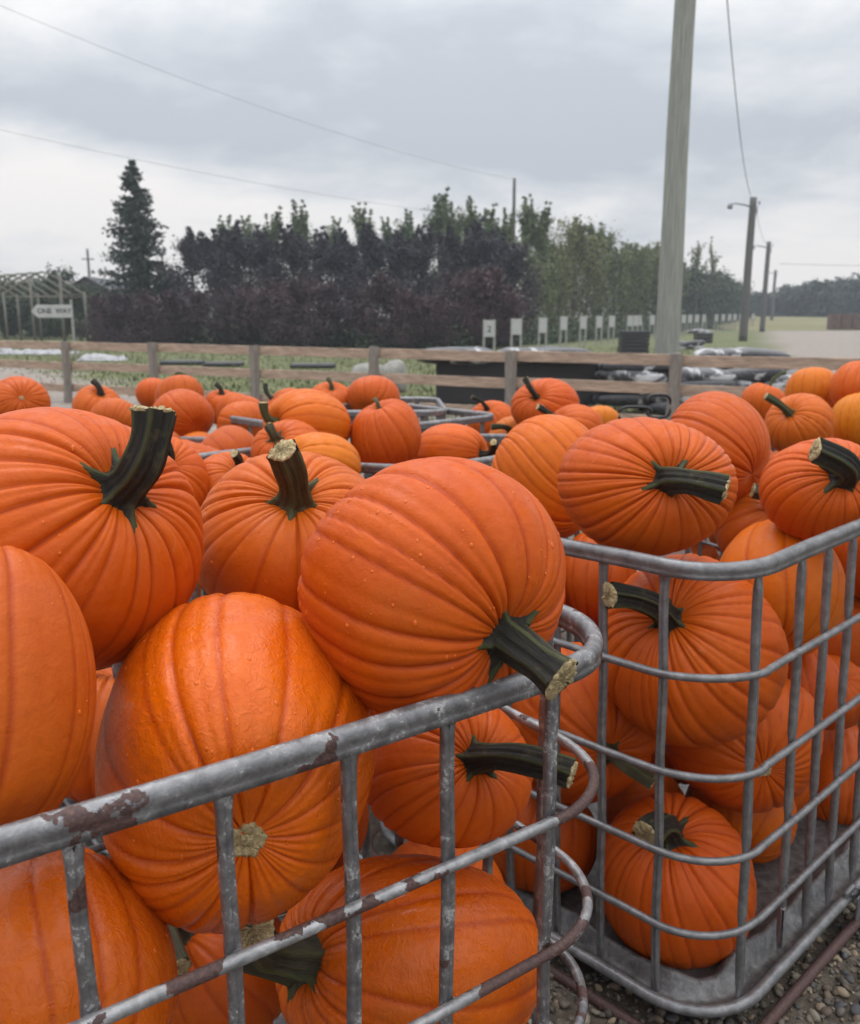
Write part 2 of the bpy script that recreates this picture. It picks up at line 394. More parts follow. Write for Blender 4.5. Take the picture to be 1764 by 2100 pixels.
def stone_mat():
    m, t, b = newmat('gravel_stones'); a = attr(t, 'v')
    n = noise(t, worldvec(t), 130.0, 4, 0.6)
    Lk(t, mixc(t, ramp(t, n, [(0.3, 0.45), (0.7, 0.0)]), a.outputs['Color'], (0.6, 0.58, 0.55), 'MULTIPLY'), b.inputs['Base Color'])
    b.inputs['Roughness'].default_value = 0.7; bump(t, b, n, 0.001); return m
M_STONE = stone_mat()
M_FIELD = simple('crop_field', (0.16, 0.145, 0.06), 0.95, 0.05, 0.3, stretch=(0.3, 3.0, 1.0))
def water_mat():
    m, t, b = newmat('water_drop'); b.inputs['Base Color'].default_value = (0.60, 0.11, 0.006, 1)
    b.inputs['Roughness'].default_value = 0.04; b.inputs['IOR'].default_value = 1.4
    return m
M_DROP = water_mat()

# ------------------------------------------------------------------ ground and fields
def sheet(name, xs, ys, zf, mat):
    xs, ys = np.array(xs, float), np.array(ys, float)
    X, Y = np.meshgrid(xs, ys); Z = zf(X, Y); n = len(xs)
    V = np.stack([X, Y, Z], -1).reshape(-1, 3)
    i = np.arange(len(ys) - 1)[:, None]; j = np.arange(n - 1)[None]
    F = np.stack([i * n + j, i * n + j + 1, (i + 1) * n + j + 1, (i + 1) * n + j], -1).reshape(-1, 4)
    return obj(name, mesh_np(name, V, F, mat, True))
_ys = np.concatenate([np.linspace(-6, 8, 60), np.linspace(9, 60, 40), np.linspace(70, 1500, 40)])
_xs = np.concatenate([np.linspace(-1500, -20, 30), np.linspace(-18, 18, 90), np.linspace(20, 1500, 30)])
tag(sheet('ground', _xs, _ys, lambda X, Y: np.where(Y < 9, 0.003 * np.sin(X * 3.1 + Y) * np.sin(Y * 2.3) - 0.004, -0.004), M_GROUND), kind='structure')
tag(sheet('field', np.linspace(36, 420, 40), np.linspace(106, 240, 30), lambda X, Y: (Y - 106) / 134 * 2.2 + 0.05 + 0.05 * np.sin(Y * 1.7), M_FIELD), kind='structure')

# gravel stones beside the cages
def stones(n, x0, x1, y0, y1, seed, rmin, rmax):
    g = np.random.default_rng(seed)
    t = (1 + 5 ** .5) / 2
    iv = np.array([(-1, t, 0), (1, t, 0), (-1, -t, 0), (1, -t, 0), (0, -1, t), (0, 1, t), (0, -1, -t), (0, 1, -t), (t, 0, -1), (t, 0, 1), (-t, 0, -1), (-t, 0, 1)], float)
    iv /= np.linalg.norm(iv[0])
    fc = [(0, 11, 5), (0, 5, 1), (0, 1, 7), (0, 7, 10), (0, 10, 11), (1, 5, 9), (5, 11, 4), (11, 10, 2), (10, 7, 6), (7, 1, 8), (3, 9, 4), (3, 4, 2), (3, 2, 6), (3, 6, 8), (3, 8, 9), (4, 9, 5), (2, 4, 11), (6, 2, 10), (8, 6, 7), (9, 8, 1)]
    vs = list(map(tuple, iv)); mid = {}; f2 = []
    def m_(a, b):
        k = (min(a, b), max(a, b))
        if k not in mid:
            p = (np.array(vs[a]) + vs[b]); p /= np.linalg.norm(p); vs.append(tuple(p)); mid[k] = len(vs) - 1
        return mid[k]
    for a, b, c in fc:
        ab, bc, ca = m_(a, b), m_(b, c), m_(c, a); f2 += [(a, ab, ca), (b, bc, ab), (c, ca, bc), (ab, bc, ca)]
    vs = np.array(vs); f2 = np.array(f2); nv = len(vs)
    shapes = [vs * (1 + g.normal(0, 0.10, (nv, 1))) for _ in range(12)]
    pal = np.array([(0.18, 0.145, 0.11), (0.12, 0.105, 0.09), (0.075, 0.075, 0.078), (0.26, 0.20, 0.135), (0.25, 0.215, 0.165), (0.15, 0.11, 0.08), (0.09, 0.075, 0.06)])
    V = np.empty((n, nv, 3)); C = np.empty((n, nv, 3)); X = g.uniform(x0, x1, n); Y = g.uniform(y0, y1, n)
    for i in range(n):
        r = rmin + (rmax - rmin) * g.random() ** 2.6
        q = g.normal(size=(3, 3)); q, _ = np.linalg.qr(q)
        s = np.array([1.0, g.uniform(.6, .95), g.uniform(.45, .75)]) * r
        w = (shapes[i % 12] * s) @ (np.eye(3) * .0 + q).T
        w[:, 2] *= 0.75
        V[i] = w + (X[i], Y[i], r * g.uniform(.0, .45))
        C[i] = pal[g.integers(len(pal))] * g.uniform(.7, 1.25)
    F = (f2[None] + (np.arange(n) * nv)[:, None, None]).reshape(-1, 3)
    return V.reshape(-1, 3), F, C.reshape(-1, 3)
Va, Fa, Ca = stones(13500, 0.0, 2.0, 1.0, 2.9, 5, 0.003, 0.018)
tag(obj('gravel', mesh_np('gravel', Va, Fa, M_STONE, True, {'v': Ca})), kind='stuff')

def leaf_strip(pts, w, up, n=5):
    pts = np.array(pts, float); m = len(pts); V = []
    T = np.gradient(pts, axis=0)
    for i in range(m):
        s = np.cross(T[i], up); s /= np.linalg.norm(s) + 1e-9
        ww = w * math.sin(math.pi * (0.12 + 0.86 * i / (m - 1))) ** .8
        V += [pts[i] - s * ww, pts[i] - np.array(up) * ww * .25, pts[i] + s * ww]
    F = []
    for i in range(m - 1):
        for k in (0, 1): F.append([i * 3 + k, i * 3 + k + 1, (i + 1) * 3 + k + 1, (i + 1) * 3 + k])
    return V, F
def weed(x, y, s, lab):
    r = empty('weed', (x, y, 0.0)); tag(r, lab, 'weed')
    for k in range(13):
        a = k * 2.4 + .3; L = s * rnd.uniform(.7, 1.15); el = rnd.uniform(.15, .9)
        pts = [(math.cos(a) * L * t * math.cos(el * (1 - .5 * t)), math.sin(a) * L * t * math.cos(el * (1 - .5 * t)), 0.01 + L * (math.sin(el) * t - .35 * t * t)) for t in np.linspace(0, 1, 7)]
        V, F = leaf_strip(pts, s * .17, (0, 0, 1)); b = MB(); b.add(V, F); b.build('leaf', M_WEED, r)
weed(1.385, 2.02, 0.085, 'green weed rosette growing in the gravel beside the tray bracket')

# ------------------------------------------------------------------ board fence
fence = empty('wooden_fence', (3.18, 11.7, 0)); tag(fence, 'weathered board fence with three rails across the whole view', 'fence')
FD = Vector((-2.02, 1.12, 0)); SP = FD.length; FA = math.atan2(FD.y, FD.x)
fence.rotation_euler = (0, 0, FA)
g = np.random.default_rng(11)
bm_cache = []
for v in range(3):
    b = MB(); b.box((0, 0, 0), (SP - 0.006, 0.038, 0.147), bev=0.004); bm_cache.append(b.mesh('board', M_BOARD, False))
pm_cache = []
for v in range(3):
    b = MB(); b.tube([(0.004 * math.sin(z * 5 + v), 0.004 * math.cos(z * 4 + v), z) for z in np.linspace(0, 1.15, 9)], [0.068 + 0.003 * math.sin(z * 7 + v) for z in np.linspace(0, 1.15, 9)], prof=[(.95, -.7), (.7, -.95), (-.7, -.95), (-.95, -.7), (-.95, .7), (-.7, .95), (.7, .95), (.95, .7)])
    pm_cache.append(b.mesh('post', M_POST, False))
for k in range(-3, 13):
    p = obj('post', pm_cache[k % 3], fence, (k * SP, 0.052, 0), (R(g.uniform(-1.2, 1.2)), R(g.uniform(-1.6, 1.6)), 0))
    p.scale = (1, 1, 1.0 + g.uniform(-.01, .015))
    for zc_ in (1.062, 0.684, 0.272):
        obj('board', bm_cache[int(g.integers(3))], fence, (k * SP + SP / 2, -0.040 + g.uniform(-.003, .003), zc_ + g.uniform(-.008, .008)), (0, R(g.uniform(-.35, .35)), 0))

# ------------------------------------------------------------------ poles and wires
def pole(name, x, y, h, r0, r1, mat, lab, lean=0.0):
    root = empty(name, (x, y, 0)); tag(root, lab, 'pole')
    b = MB(); zs = np.linspace(0, h, 18)
    b.tube([(lean * z + 0.01 * math.sin(z * .9), 0, z) for z in zs], [r0 + (r1 - r0) * z / h + 0.002 * math.sin(z * 3) for z in zs], n=24); b.build('shaft', mat, root)
    return root
p1 = pole('utility_pole', 4.13, 15.9, 11.2, 0.215, 0.135, M_POLE, 'thick pale grey utility pole right behind the fence, running out of the picture')
def lamp_pole(x, y, h, r, lab, s=1.0):
    root = pole('lamp_pole', x, y, h, r, r * .8, M_POLED, lab); root['group'] = 'lamp poles along the gravel lane'
    b = MB(); b.tube([(-r * .5, 0, h - .55 * s), (-.7 * s, 0, h - .42 * s), (-1.15 * s, 0, h - .36 * s), (-1.38 * s, 0, h - .42 * s)], [.055 * s, .05 * s, .045 * s, .04 * s], n=8); b.build('lamp_arm', M_LAMP, root)
    b = MB(); b.tube([(-1.30 * s, 0, h - .40 * s), (-1.42 * s, 0, h - .46 * s), (-1.45 * s, 0, h - .62 * s), (-1.46 * s, 0, h - .70 * s)], [.08 * s, .16 * s, .19 * s, .13 * s], n=12); b.build('lamp_head', M_LAMP, root)
    b = MB(); b.box((r * 1.3, -r * .6, h - .35 * s), (.10, .10, .22), bev=.02); b.box((r * .8, -r * .9, h - .8 * s), (.06, .05, .5)); b.build('insulator', M_LAMP, root)
    return root
lamp_pole(20.6, 60, 9.0, .27, 'nearest and tallest of the dark lamp poles along the lane')
lamp_pole(34.9, 96, 9.1, .27, 'middle one of the dark lamp poles along the lane', 1.1)
lamp_pole(58.2, 156, 9.2, .27, 'farthest and smallest of the dark lamp poles along the lane', 1.1)
pt_ = pole('thin_utility_pole', 7.15, 80, 13.0, .17, .13, M_POLED, 'thin dark utility pole rising out of the tree row')
pl_ = pole('far_utility_pole', -44.2, 120, 10.1, .19, .15, M_POLED, 'small far utility pole with a crossarm left of the spruce')
b = MB(); b.box((0, 0, 8.8), (1.6, .15, .15)); b.build('crossarm', M_POLED, pl_)
def wire(a, c, sag, r, lab):
    a, c = np.array(a, float), np.array(c, float); P = []
    for t in np.linspace(0, 1, 60):
        p = a + (c - a) * t; p[2] -= sag * 4 * t * (1 - t); P.append(p)
    b = MB(); b.tube(P, r, n=5); tag(b.build('power_line', M_WIRE), lab, 'wire')
wire((4.13, 15.85, 10.9), (20.6, 60, 8.85), 1.5, .016, 'slack wire drooping from the thick pole to the nearest lamp pole')
wire((20.7, 60, 8.8), (34.9, 96, 8.9), 0.8, .014, 'faint wire between the nearest and the middle lamp pole')
wire((-26.5, 36, 17.2), (7.15, 80, 12.9), 1.3, .009, 'upper thin wire crossing the sky down to the thin pole')
wire((-34.0, 40, 13.0), (7.15, 80, 9.6), 1.0, .009, 'lower thin wire crossing the sky above the spruce')
wire((36.3, 96.2, 6.9), (150, 150, 9.6), 0.5, .02, 'faint level wire over the far woods')

# ------------------------------------------------------------------ trees
def leaves(cent, rad, n_each, size, seed, elong=1.0):
    g = np.random.default_rng(seed); cent = np.asarray(cent, float); m = len(cent)
    idx = np.repeat(np.arange(m), n_each); n = len(idx); rad = np.broadcast_to(rad, (m,))
    P = cent[idx] + g.normal(size=(n, 3)) * rad[idx][:, None] * np.array([1, 1, .9 * elong])
    a = g.normal(size=(n, 3)); a /= np.linalg.norm(a, axis=1)[:, None]; a[:, 2] *= .6
    b_ = np.cross(a, g.normal(size=(n, 3))); b_ /= np.linalg.norm(b_, axis=1)[:, None]
    s = size * g.uniform(.55, 1.3, n)[:, None]
    V = np.stack([P - a * s * .6, P + b_ * s * .42, P + a * s * .75, P - b_ * s * .42], 1).reshape(-1, 3)
    F = np.arange(4 * n).reshape(-1, 4)
    cv_ = g.uniform(0, 1, m)[idx] * .55 + g.uniform(0, 1, n) * .45
    return V, F, np.repeat(cv_, 4)
def tree_protos(kind, h, w, base, seed, size, nl, nlimb, matl, top_whips=0, dens=46):
    """returns (crown mesh, trunk mesh)"""
    g = np.random.default_rng(seed); b = MB(); cents = []; rads = []
    zs = np.linspace(0, h * .93, 9); lean = g.normal(0, .02, 2)
    tr = np.array([(lean[0] * z + .05 * math.sin(z), lean[1] * z, z) for z in zs])
    b.tube(tr, [max(.02, .035 * h * .5 * (1 - z / h) + .015) for z in zs], n=7)
    for k in range(nlimb):
        z0 = base + (h * .88 - base) * (k + g.uniform(0, 1)) / nlimb; a = g.uniform(0, 6.28); f = (z0 - base) / (h - base)
        L = w * (0.5 + .6 * math.sin(math.pi * min(1, f * .8 + .2))) * g.uniform(.6, 1.1) * (1 - .35 * f)
        rise = {'bushy': .55, 'upright': 1.3, 'wood': .45}[kind] * L
        c0 = np.array([lean[0] * z0, lean[1] * z0, z0]); P = [c0 + np.array([math.cos(a) * L * t, math.sin(a) * L * t, rise * t ** 1.3]) for t in np.linspace(0, 1, 5)]
        b.tube(P, [max(.012, .012 * h * .5 * (1 - t)) for t in np.linspace(0, .9, 5)], n=4, cap=False)
        for t in (.35, .6, .85, 1.05):
            cents.append(c0 + np.array([math.cos(a) * L * t, math.sin(a) * L * t, rise * t ** 1.3])); rads.append(w * g.uniform(.09, .19))
    for k in range(top_whips):
        a = g.uniform(0, 6.28); r_ = w * g.uniform(.0, .55); z1 = h * g.uniform(.86, 1.10)
        p0 = np.array([0, 0, h * .6]); p1 = np.array([math.cos(a) * r_, math.sin(a) * r_, z1])
        b.tube([p0, (p0 + p1) / 2 + [r_ * .1, 0, 0], p1], [.03, .02, .01], n=4, cap=False)
        for t in np.linspace(.4, 1.0, 9): cents.append(p0 + (p1 - p0) * t + g.normal(0, .035 * w, 3)); rads.append(w * .10 * (1.35 - t * 1.0))
    V, F, c = leaves(cents, np.array(rads), max(4, nl // len(cents)), size, seed + 1)
    return mesh_np('crown', V, F, matl, False, {'v': c}), b.mesh('trunk', M_BARK)
TREES = []
def place_tree(name, pr, x, y, s, rz, lab, group, sz=None):
    r = empty(name, (x, y, 0), (0, 0, rz)); r.scale = (s, s, sz or s); tag(r, lab, 'tree', group); TREES.append((group, x / y, r))
    obj('crown', pr[0], r); obj('trunk', pr[1], r)
g = np.random.default_rng(21)
PR = [tree_protos('bushy', 3.9, 1.75, .05, 40 + k, .13, 9500, 34, M_LRED, 11) for k in range(3)]
PP = [tree_protos('bushy', 6.9, 2.0, .5, 50 + k, .15, 10500, 34, M_LPURP, 13) for k in range(3)]
PG = [tree_protos('upright', 11.2, 1.7, 1.6, 60 + k, .17, 8500, 28, M_LGREEN, 16) for k in range(3)]
PO = [tree_protos('upright', 8.6, 2.4, .25, 70 + k, .17, 9500, 34, M_LOLIVE, 14) for k in range(3)]
PD = [tree_protos('bushy', 6.0, 3.0, .3, 80 + k, .26, 5200, 26, M_LDARK, 3) for k in range(3)]
PF = [tree_protos('wood', 9.5, 5.0, .6, 90 + k, .75, 3800, 34, M_LFAR, 2) for k in range(4)]
def at(px, D, h=0.0): return (px - 882) / 1836.2 * (D * math.cos(PITCH) - (h - 0.0) * math.sin(PITCH))
k = 0
for px in (205, 252, 300, 352, 405, 462, 515, 568, 622, 676, 730, 785, 838, 890, 945, 1000, 1046):
    D = 47 + g.uniform(-2.5, 2.5); s = g.uniform(.62, 1.06) * (0.72 if px < 270 else 1.0)
    place_tree('maroon_maple', PR[k % 3], at(px, D), D, s, g.uniform(0, 6), 'maroon-leaved bushy young maple in the front row of the nursery planting', 'maroon maples in the front row'); k += 1
for px, hh in ((392, 1.02), (440, .98), (488, 1.04), (545, .98), (600, 1.02), (655, 1.0), (710, .98), (762, 1.02), (815, .98), (870, 1.02), (925, 1.0), (975, 1.05), (1025, .98), (1058, .86)):
    D = 58 + g.uniform(-1.5, 1.5)
    place_tree('purple_maple', PP[k % 3], at(px, D, 3), D, hh * .93, g.uniform(0, 6), 'dark purple-leaved maple in the second row of the nursery planting', 'purple maples in the second row'); k += 1
place_tree('purple_maple', PP[1], at(352, 62), 62, .62, 1.0, 'small sparse dark maple filling the gap between the spruce and the purple row', None)
for px, hh in ((460, .86), (505, .9), (560, .93), (618, .98), (690, .90), (745, .93), (800, .86), (840, .95), (900, 1.06), (930, .95), (968, 1.04), (1000, .93), (1035, .9), (1085, 1.03), (1110, .93)):
    D = 72 + g.uniform(-2, 2)
    place_tree('green_poplar', PG[k % 3], at(px, D, 7), D, hh * .86, g.uniform(0, 6), 'slender green poplar standing up behind the purple maples', 'green poplars behind the purple maples', hh * .86); k += 1
for px, D, hh in ((1095, 66, .8), (1125, 70, .72), (1150, 74, .95), (1178, 78, 1.25), (1205, 80, 1.05), (1232, 84, 1.28), (1262, 86, 1.0), (1290, 92, 1.12), (1318, 96, 1.12), (1345, 100, 1.2), (1128, 80, 1.0), (1222, 92, 1.0), (1275, 100, 1.05), (1305, 88, 1.02), (1330, 92, 1.12), (1348, 94, 1.0), (1165, 84, .95), (1370, 104, 1.1)):
    place_tree('olive_poplar', PO[k % 3], at(px, D, 4), D, hh * .83, g.uniform(0, 6), 'loose olive-green poplar in the tree row left of the thick pole', 'olive poplars left of the thick pole'); k += 1
for px, D, hh in ((1392, 118, 1.3), (1415, 125, 1.2), (1438, 132, 1.25), (1460, 140, 1.25), (1482, 150, 1.2), (1500, 160, 1.15), (1515, 172, 1.1)):
    place_tree('green_tree', PD[k % 3], at(px, D), D, hh, g.uniform(0, 6), 'rounded green tree in the row between the thick pole and the first lamp pole', 'green trees between the poles'); k += 1
place_tree('thin_sapling', tree_protos('upright', 11.0, 1.3, 5.5, 171, .3, 420, 10, M_LOLIVE, 3), at(1425, 120), 120, 1.0, .5, 'wispy thin sapling top standing over the green trees right of the thick pole', None)
place_tree('thin_sapling', tree_protos('upright', 11.0, 1.3, 5.5, 173, .3, 380, 9, M_LOLIVE, 3), at(1456, 124), 124, .98, 2.5, 'second wispy sapling top, nearer to the lamp poles', None)
for i in range(34):
    px = 1500 + i * 13 + g.uniform(-5, 5); D = 205 + g.uniform(-8, 12) if px < 1640 else 196 + g.uniform(-8, 12)
    s = .86 * (.72 + .42 * max(0, min(1, (px - 1560) / 190))) * g.uniform(.9, 1.12)
    place_tree('woodland_tree', PF[k % 4], at(px, D), D, s * (.93 if px < 1600 else 1.0), g.uniform(0, 6), 'dark rounded tree in the far woods beyond the field', 'trees of the far woods'); k += 1
for px, D, hh in ((-40, 66, .7), (5, 68, .66), (40, 70, .68), (78, 66, .62), (112, 72, .80), (150, 64, .60), (175, 70, .62), (-15, 80, .74), (60, 82, .7), (135, 84, .72)):
    place_tree('hedge_tree', PD[k % 3], at(px, D), D, hh, g.uniform(0, 6), 'dark green bushy tree behind the greenhouse frame', 'bushy trees behind the greenhouse frame'); k += 1
# dark undergrowth at the foot of the nursery rows, out to the far trees
g = np.random.default_rng(99); cc = []
for (xa, ya, xb, yb, m_, hh) in ((at(950, 45), 45, at(1160, 56), 56, 90, .75), (at(1160, 56), 56, at(1350, 84), 84, 130, .9), (at(1350, 84), 84, at(1530, 165), 165, 200, 1.2), (at(170, 48), 49, at(950, 44), 45, 200, .45)):
    for i in range(m_):
        f = g.random(); cc.append((xa + (xb - xa) * f + g.normal(0, .6), ya + (yb - ya) * f + 1.8 + g.normal(0, .7), hh * g.uniform(.15, 1.0)))
Vu, Fu, cu = leaves(cc, .42, 70, .16, 98)
Vu[:, 2] = np.abs(Vu[:, 2])
tag(obj('undergrowth', mesh_np('undergrowth', Vu, Fu, M_LDARK, False, {'v': cu})), kind='stuff')
# spruce
def spruce(h, w, seed, size, matl, tiers=34, per=9, nl=30):
    g = np.random.default_rng(seed); b = MB(); b.tube([(0, 0, z) for z in np.linspace(0, h, 8)], np.linspace(.02 * h, .01, 8), n=7)
    C = []; Rr = []
    for t in range(tiers):
        f = t / (tiers - 1); z = h * (.06 + .93 * f); L0 = w * ((1 - f) ** .78) * .5 + .06
        for q in range(per if f < .8 else 5):
            a = g.uniform(0, 6.28); L = L0 * g.uniform(.6, 1.2); P = []
            for u in np.linspace(0, 1, 4):
                P.append(np.array([math.cos(a) * L * u, math.sin(a) * L * u, z - L * .34 * u + L * .22 * u ** 3]))
            b.tube(P, [.03, .02, .015, .008], n=3, cap=False)
            for u in np.linspace(.2, 1.0, 5): C.append(np.array([math.cos(a) * L * u, math.sin(a) * L * u, z - L * .34 * u + L * .22 * u ** 3])); Rr.append(.07 + .05 * L)
    V, F, c = leaves(C, np.array(Rr) , nl // 5, size, seed + 1, .7)
    return mesh_np('crown', V, F, matl, False, {'v': c}), b.mesh('trunk', M_BARK)
place_tree('spruce', spruce(11.2, 6.6, 5, .22, M_LSPR, 36, 10, 40), at(291, 60), 60, 1.0, 0, 'tall dark spruce standing alone at the left of the tree row', None)
SPS = spruce(5.0, 2.4, 8, .22, M_LSPR, 16, 7, 25)
for px, hh in ((66, .8), (88, .74), (108, .72), (128, .78), (20, .7)):
    place_tree('small_spruce', SPS, at(px, 75), 75, hh, px, 'small pointed spruce over the hedge behind the greenhouse frame', 'small spruces behind the greenhouse frame')

# ------------------------------------------------------------------ buildings, sign, markers
barn = empty('barn', (at(182, 82), 82, 0)); tag(barn, 'dark gabled barn half hidden behind the maroon maples at the left', 'barn')
b = MB(); Wd, Dp, He, Ha = 3.2, 8.0, 3.1, 4.9
b.add([(-Wd, 0, 0), (Wd, 0, 0), (Wd, 0, He), (0, 0, Ha), (-Wd, 0, He), (-Wd, Dp, 0), (Wd, Dp, 0), (Wd, Dp, He), (0, Dp, Ha), (-Wd, Dp, He)], [[0, 1, 2, 4], [1, 6, 7, 2], [5, 0, 4, 9], [6, 5, 9, 7]], [[4, 2, 3], [7, 9, 8]]); b.build('wall', M_BARN, barn, False)
for sg in (-1, 1):
    b = MB(); sl = math.atan2(Ha - He, Wd); L = math.hypot(Wd + .3, (Ha - He) * (1 + .3 / Wd))
    b.box((sg * (Wd + .3) / 2, Dp / 2, (Ha + He) / 2 - .02 + .12 - .3 * .25), (L, Dp + .5, .1), M=np.array([[math.cos(sl), 0, sg * math.sin(sl)], [0, 1, 0], [-sg * math.sin(sl), 0, math.cos(sl)]])); b.build('roof', M_ROOF, barn, False)

gh = empty('greenhouse_frame', (at(94, 50), 50, 0)); tag(gh, 'bare greenhouse frame of pointed hoops and posts at the left', 'greenhouse frame')
hoop_me = None
for k in range(7):
    b = MB(); hw = 2.2; ze, za = 2.75, 3.95
    P = []
    for t in np.linspace(-1, 1, 21):
        x = hw * t; z = za - (za - ze) * (abs(t) ** 1.25) ; P.append((x, 0, z))
    P = [(-hw, 0, 2.3)] + P + [(hw, 0, 2.3)]
    if hoop_me is None: b.tube(P, .055, n=6); hoop_me = b.mesh('hoop', M_HOOP)
    obj('hoop', hoop_me, gh, (-1.06 * k, 1.0 * k, 0))
b = MB(); b.tube([(0, 0, 0), (0, 0, 2.9)], .06, n=8); pm = b.mesh('post', M_HOOP)
b = MB(); b.tube([(0, 0, 0), (0, 0, 3.75)], .07, n=8); pm2 = b.mesh('post', M_HOOP)
for x, m_ in ((-2.2, pm), (-.7, pm2), (.95, pm2), (2.2, pm)): obj('post', m_, gh, (x, 0, 0))
for k in (2, 4, 6): obj('post', pm, gh, (-1.06 * k - 2.2, k, 0)); obj('post', pm, gh, (-1.06 * k + 2.2, k, 0))
for z, x in ((3.93, 0), (2.75, -2.2), (2.75, 2.2)):
    b = MB(); b.tube([(x, 0, z), (x - 6.4, 6, z)], .03, n=6); b.build('purlin', M_HOOP, gh)
b = MB(); b.tube([(-2.2, 0, 2.62), (2.9, 0, 2.62)], .03, n=6); b.build('tie_rail', M_HOOP, gh)

# one way arrow sign
sg = empty('one_way_sign', (at(147, 36), 36, 0)); tag(sg, 'white arrow board reading ONE WAY and pointing left, on a thin post', 'sign')
zt, zb_ = 1.62 + (648 - 626) / 1836 * 36, 1.62 + (648 - 651) / 1836 * 36
Ls = 80 / 1836 * 36; H = zt - zb_; zm = (zt + zb_) / 2
b = MB(); out = [(-Ls, zm), (-Ls + .22, zt), (0.03, zt), (0.03, zb_), (-Ls + .22, zb_)]
V = [(x, -.02, z) for x, z in out] + [(x, .02, z) for x, z in out]
b.add(V, [[1, 4, 3, 2], [1 + 5, 2 + 5, 3 + 5, 4 + 5]] + [[i, (i + 1) % 5, (i + 1) % 5 + 5, i + 5] for i in range(5)], [[0, 4, 1], [5, 6, 9]]); b.build('arrow_board', M_WHITE, sg, False)
b = MB(); b.box((.0, .045, 1.1), (.09, .05, 2.3)); b.build('post', M_GREYWOOD, sg, False)
def text(body, size, loc, mat, parent, name='lettering', rot=(R(90), 0, 0)):
    c = bpy.data.curves.new(name, 'FONT'); c.body = body; c.size = size; c.extrude = .002; c.align_x = 'CENTER'; c.align_y = 'CENTER'; c.offset = size * .02
    c.materials.append(mat); t_ = bpy.data.objects.new(name, c); COL.objects.link(t_); bpy.context.view_layer.update()
    me = bpy.data.meshes.new_from_object(t_.evaluated_get(bpy.context.evaluated_depsgraph_get())); bpy.data.objects.remove(t_)
    return obj(name, me, parent, loc, rot)
text('ONE  WAY', .27, (-Ls / 2 + .13, -.024, zm), M_INK, sg)

# numbered section markers
def marker(px, D, w, h, top, lab, lean=0, mark=False, posts=True, tmpl={}):
    r = empty('section_marker', (at(px, D), D, 0), (0, R(lean), R(rnd.uniform(-8, 8)))); tag(r, lab, 'marker sign', 'white section markers along the nursery lane')
    key = (w, h, top)
    if key not in tmpl:
        b = MB(); b.box((0, 0, top - h / 2), (w, .03, h)); m1 = b.mesh('panel', M_WHITE, False)
        b = MB(); b.box((0, .045, top / 2 + .01), (.10, .06, top + .02)); tmpl[key] = (m1, b.mesh('post', M_GREYWOOD, False))
    obj('panel', tmpl[key][0], r)
    for x in (-w / 2 + .01, w / 2 - .01): obj('post', tmpl[key][1], r, (x, 0, 0))
    if mark: text('2', .34, (.0, -.018, top - h * .55), M_INK, r, 'number')
marker(1004, 36.7, .44, .66, 1.46, 'nearest white section marker, with a dark figure on its panel', mark=True)
marker(1060, 39, .42, .66, 1.50, 'second white section marker from the left, blank panel')
marker(1114, 41, .34, .66, 1.54, 'third white section marker from the left')
WN = '- first second third fourth fifth sixth seventh eighth ninth tenth eleventh twelfth thirteenth fourteenth fifteenth sixteenth seventeenth eighteenth nineteenth twentieth twenty-first twenty-second twenty-third'.split(); MK = 3
for px, ln in ((1157, 0), (1197, 0), (1230, 0), (1255, 1), (1293, 0), (1303, 3), (1318, -9), (1340, -2), (1403, 0), (1416, 0), (1430, 0), (1441, 5), (1448, -6), (1470, 0), (1484, 0), (1497, 0), (1508, 0), (1520, 0), (1533, 0), (1545, 0)):
    D = 1212 / max(9.0, 33 - (px - 1004) * .043)
    MK += 1; marker(px, D, .32 if ln < 4 else .2, .66, 1.58 + max(0, (D - 42)) * .004, 'small white section marker, %s from the left in the receding row' % WN[MK], ln)

# stacks of black trays
def tray_stack(x, y, w, d, n, h, lab, rz=0):
    r = empty('tray_stack', (x, y, 0), (0, 0, rz)); tag(r, lab, 'tray stack')
    b = MB(); b.box((0, 0, 0), (w, d, h * .8), bev=.02); b.box((0, 0, h * .42), (w * 1.03, d * 1.03, h * .12), bev=.01); me = b.mesh('tray', M_TRAYB, False)
    for i in range(n): obj('tray', me, r, (rnd.uniform(-.02, .02), 0, h * .5 + i * h), (0, 0, rnd.uniform(-.02, .02)))
tray_stack(at(1302, 40), 40, 1.18, 1.0, 6, .165, 'tall stack of black plastic trays just left of the thick pole')
tray_stack(at(1445, 56), 56, .95, .9, 3, .2, 'low stack of black trays on the grass right of the thick pole')

# bags of soil and mulch
def bag_mesh(seed, mat, L=1.2, Wd=.7, H=.27):
    g = np.random.default_rng(seed); nu, nv = 28, 14; V = []
    D_ = g.normal(size=(10, 3)) * 7; ph = g.uniform(0, 6, 10)
    for i in range(nv):
        v = -math.pi / 2 + math.pi * i / (nv - 1)
        for j in range(nu):
            u = 2 * math.pi * j / nu
            sgn = lambda a, e: math.copysign(abs(a) ** e, a)
            x = sgn(math.cos(v), .5) * sgn(math.cos(u), .45); y = sgn(math.cos(v), .5) * sgn(math.sin(u), .45); z = sgn(math.sin(v), .75)
            p = np.array([x * L / 2, y * Wd / 2, z * H / 2 * (1 - .35 * abs(x) ** 4)])
            p = p * (1 + .035 * np.sin(D_ @ p + ph).sum() / 3); V.append(p)
    F = [[i * nu + j, i * nu + (j + 1) % nu, (i + 1) * nu + (j + 1) % nu, (i + 1) * nu + j] for i in range(nv - 1) for j in range(nu)]
    return mesh_np('soil_bag', V, np.array(F), mat)
BG = [bag_mesh(k, M_BAG if k % 2 else M_BAGW) for k in range(4)]
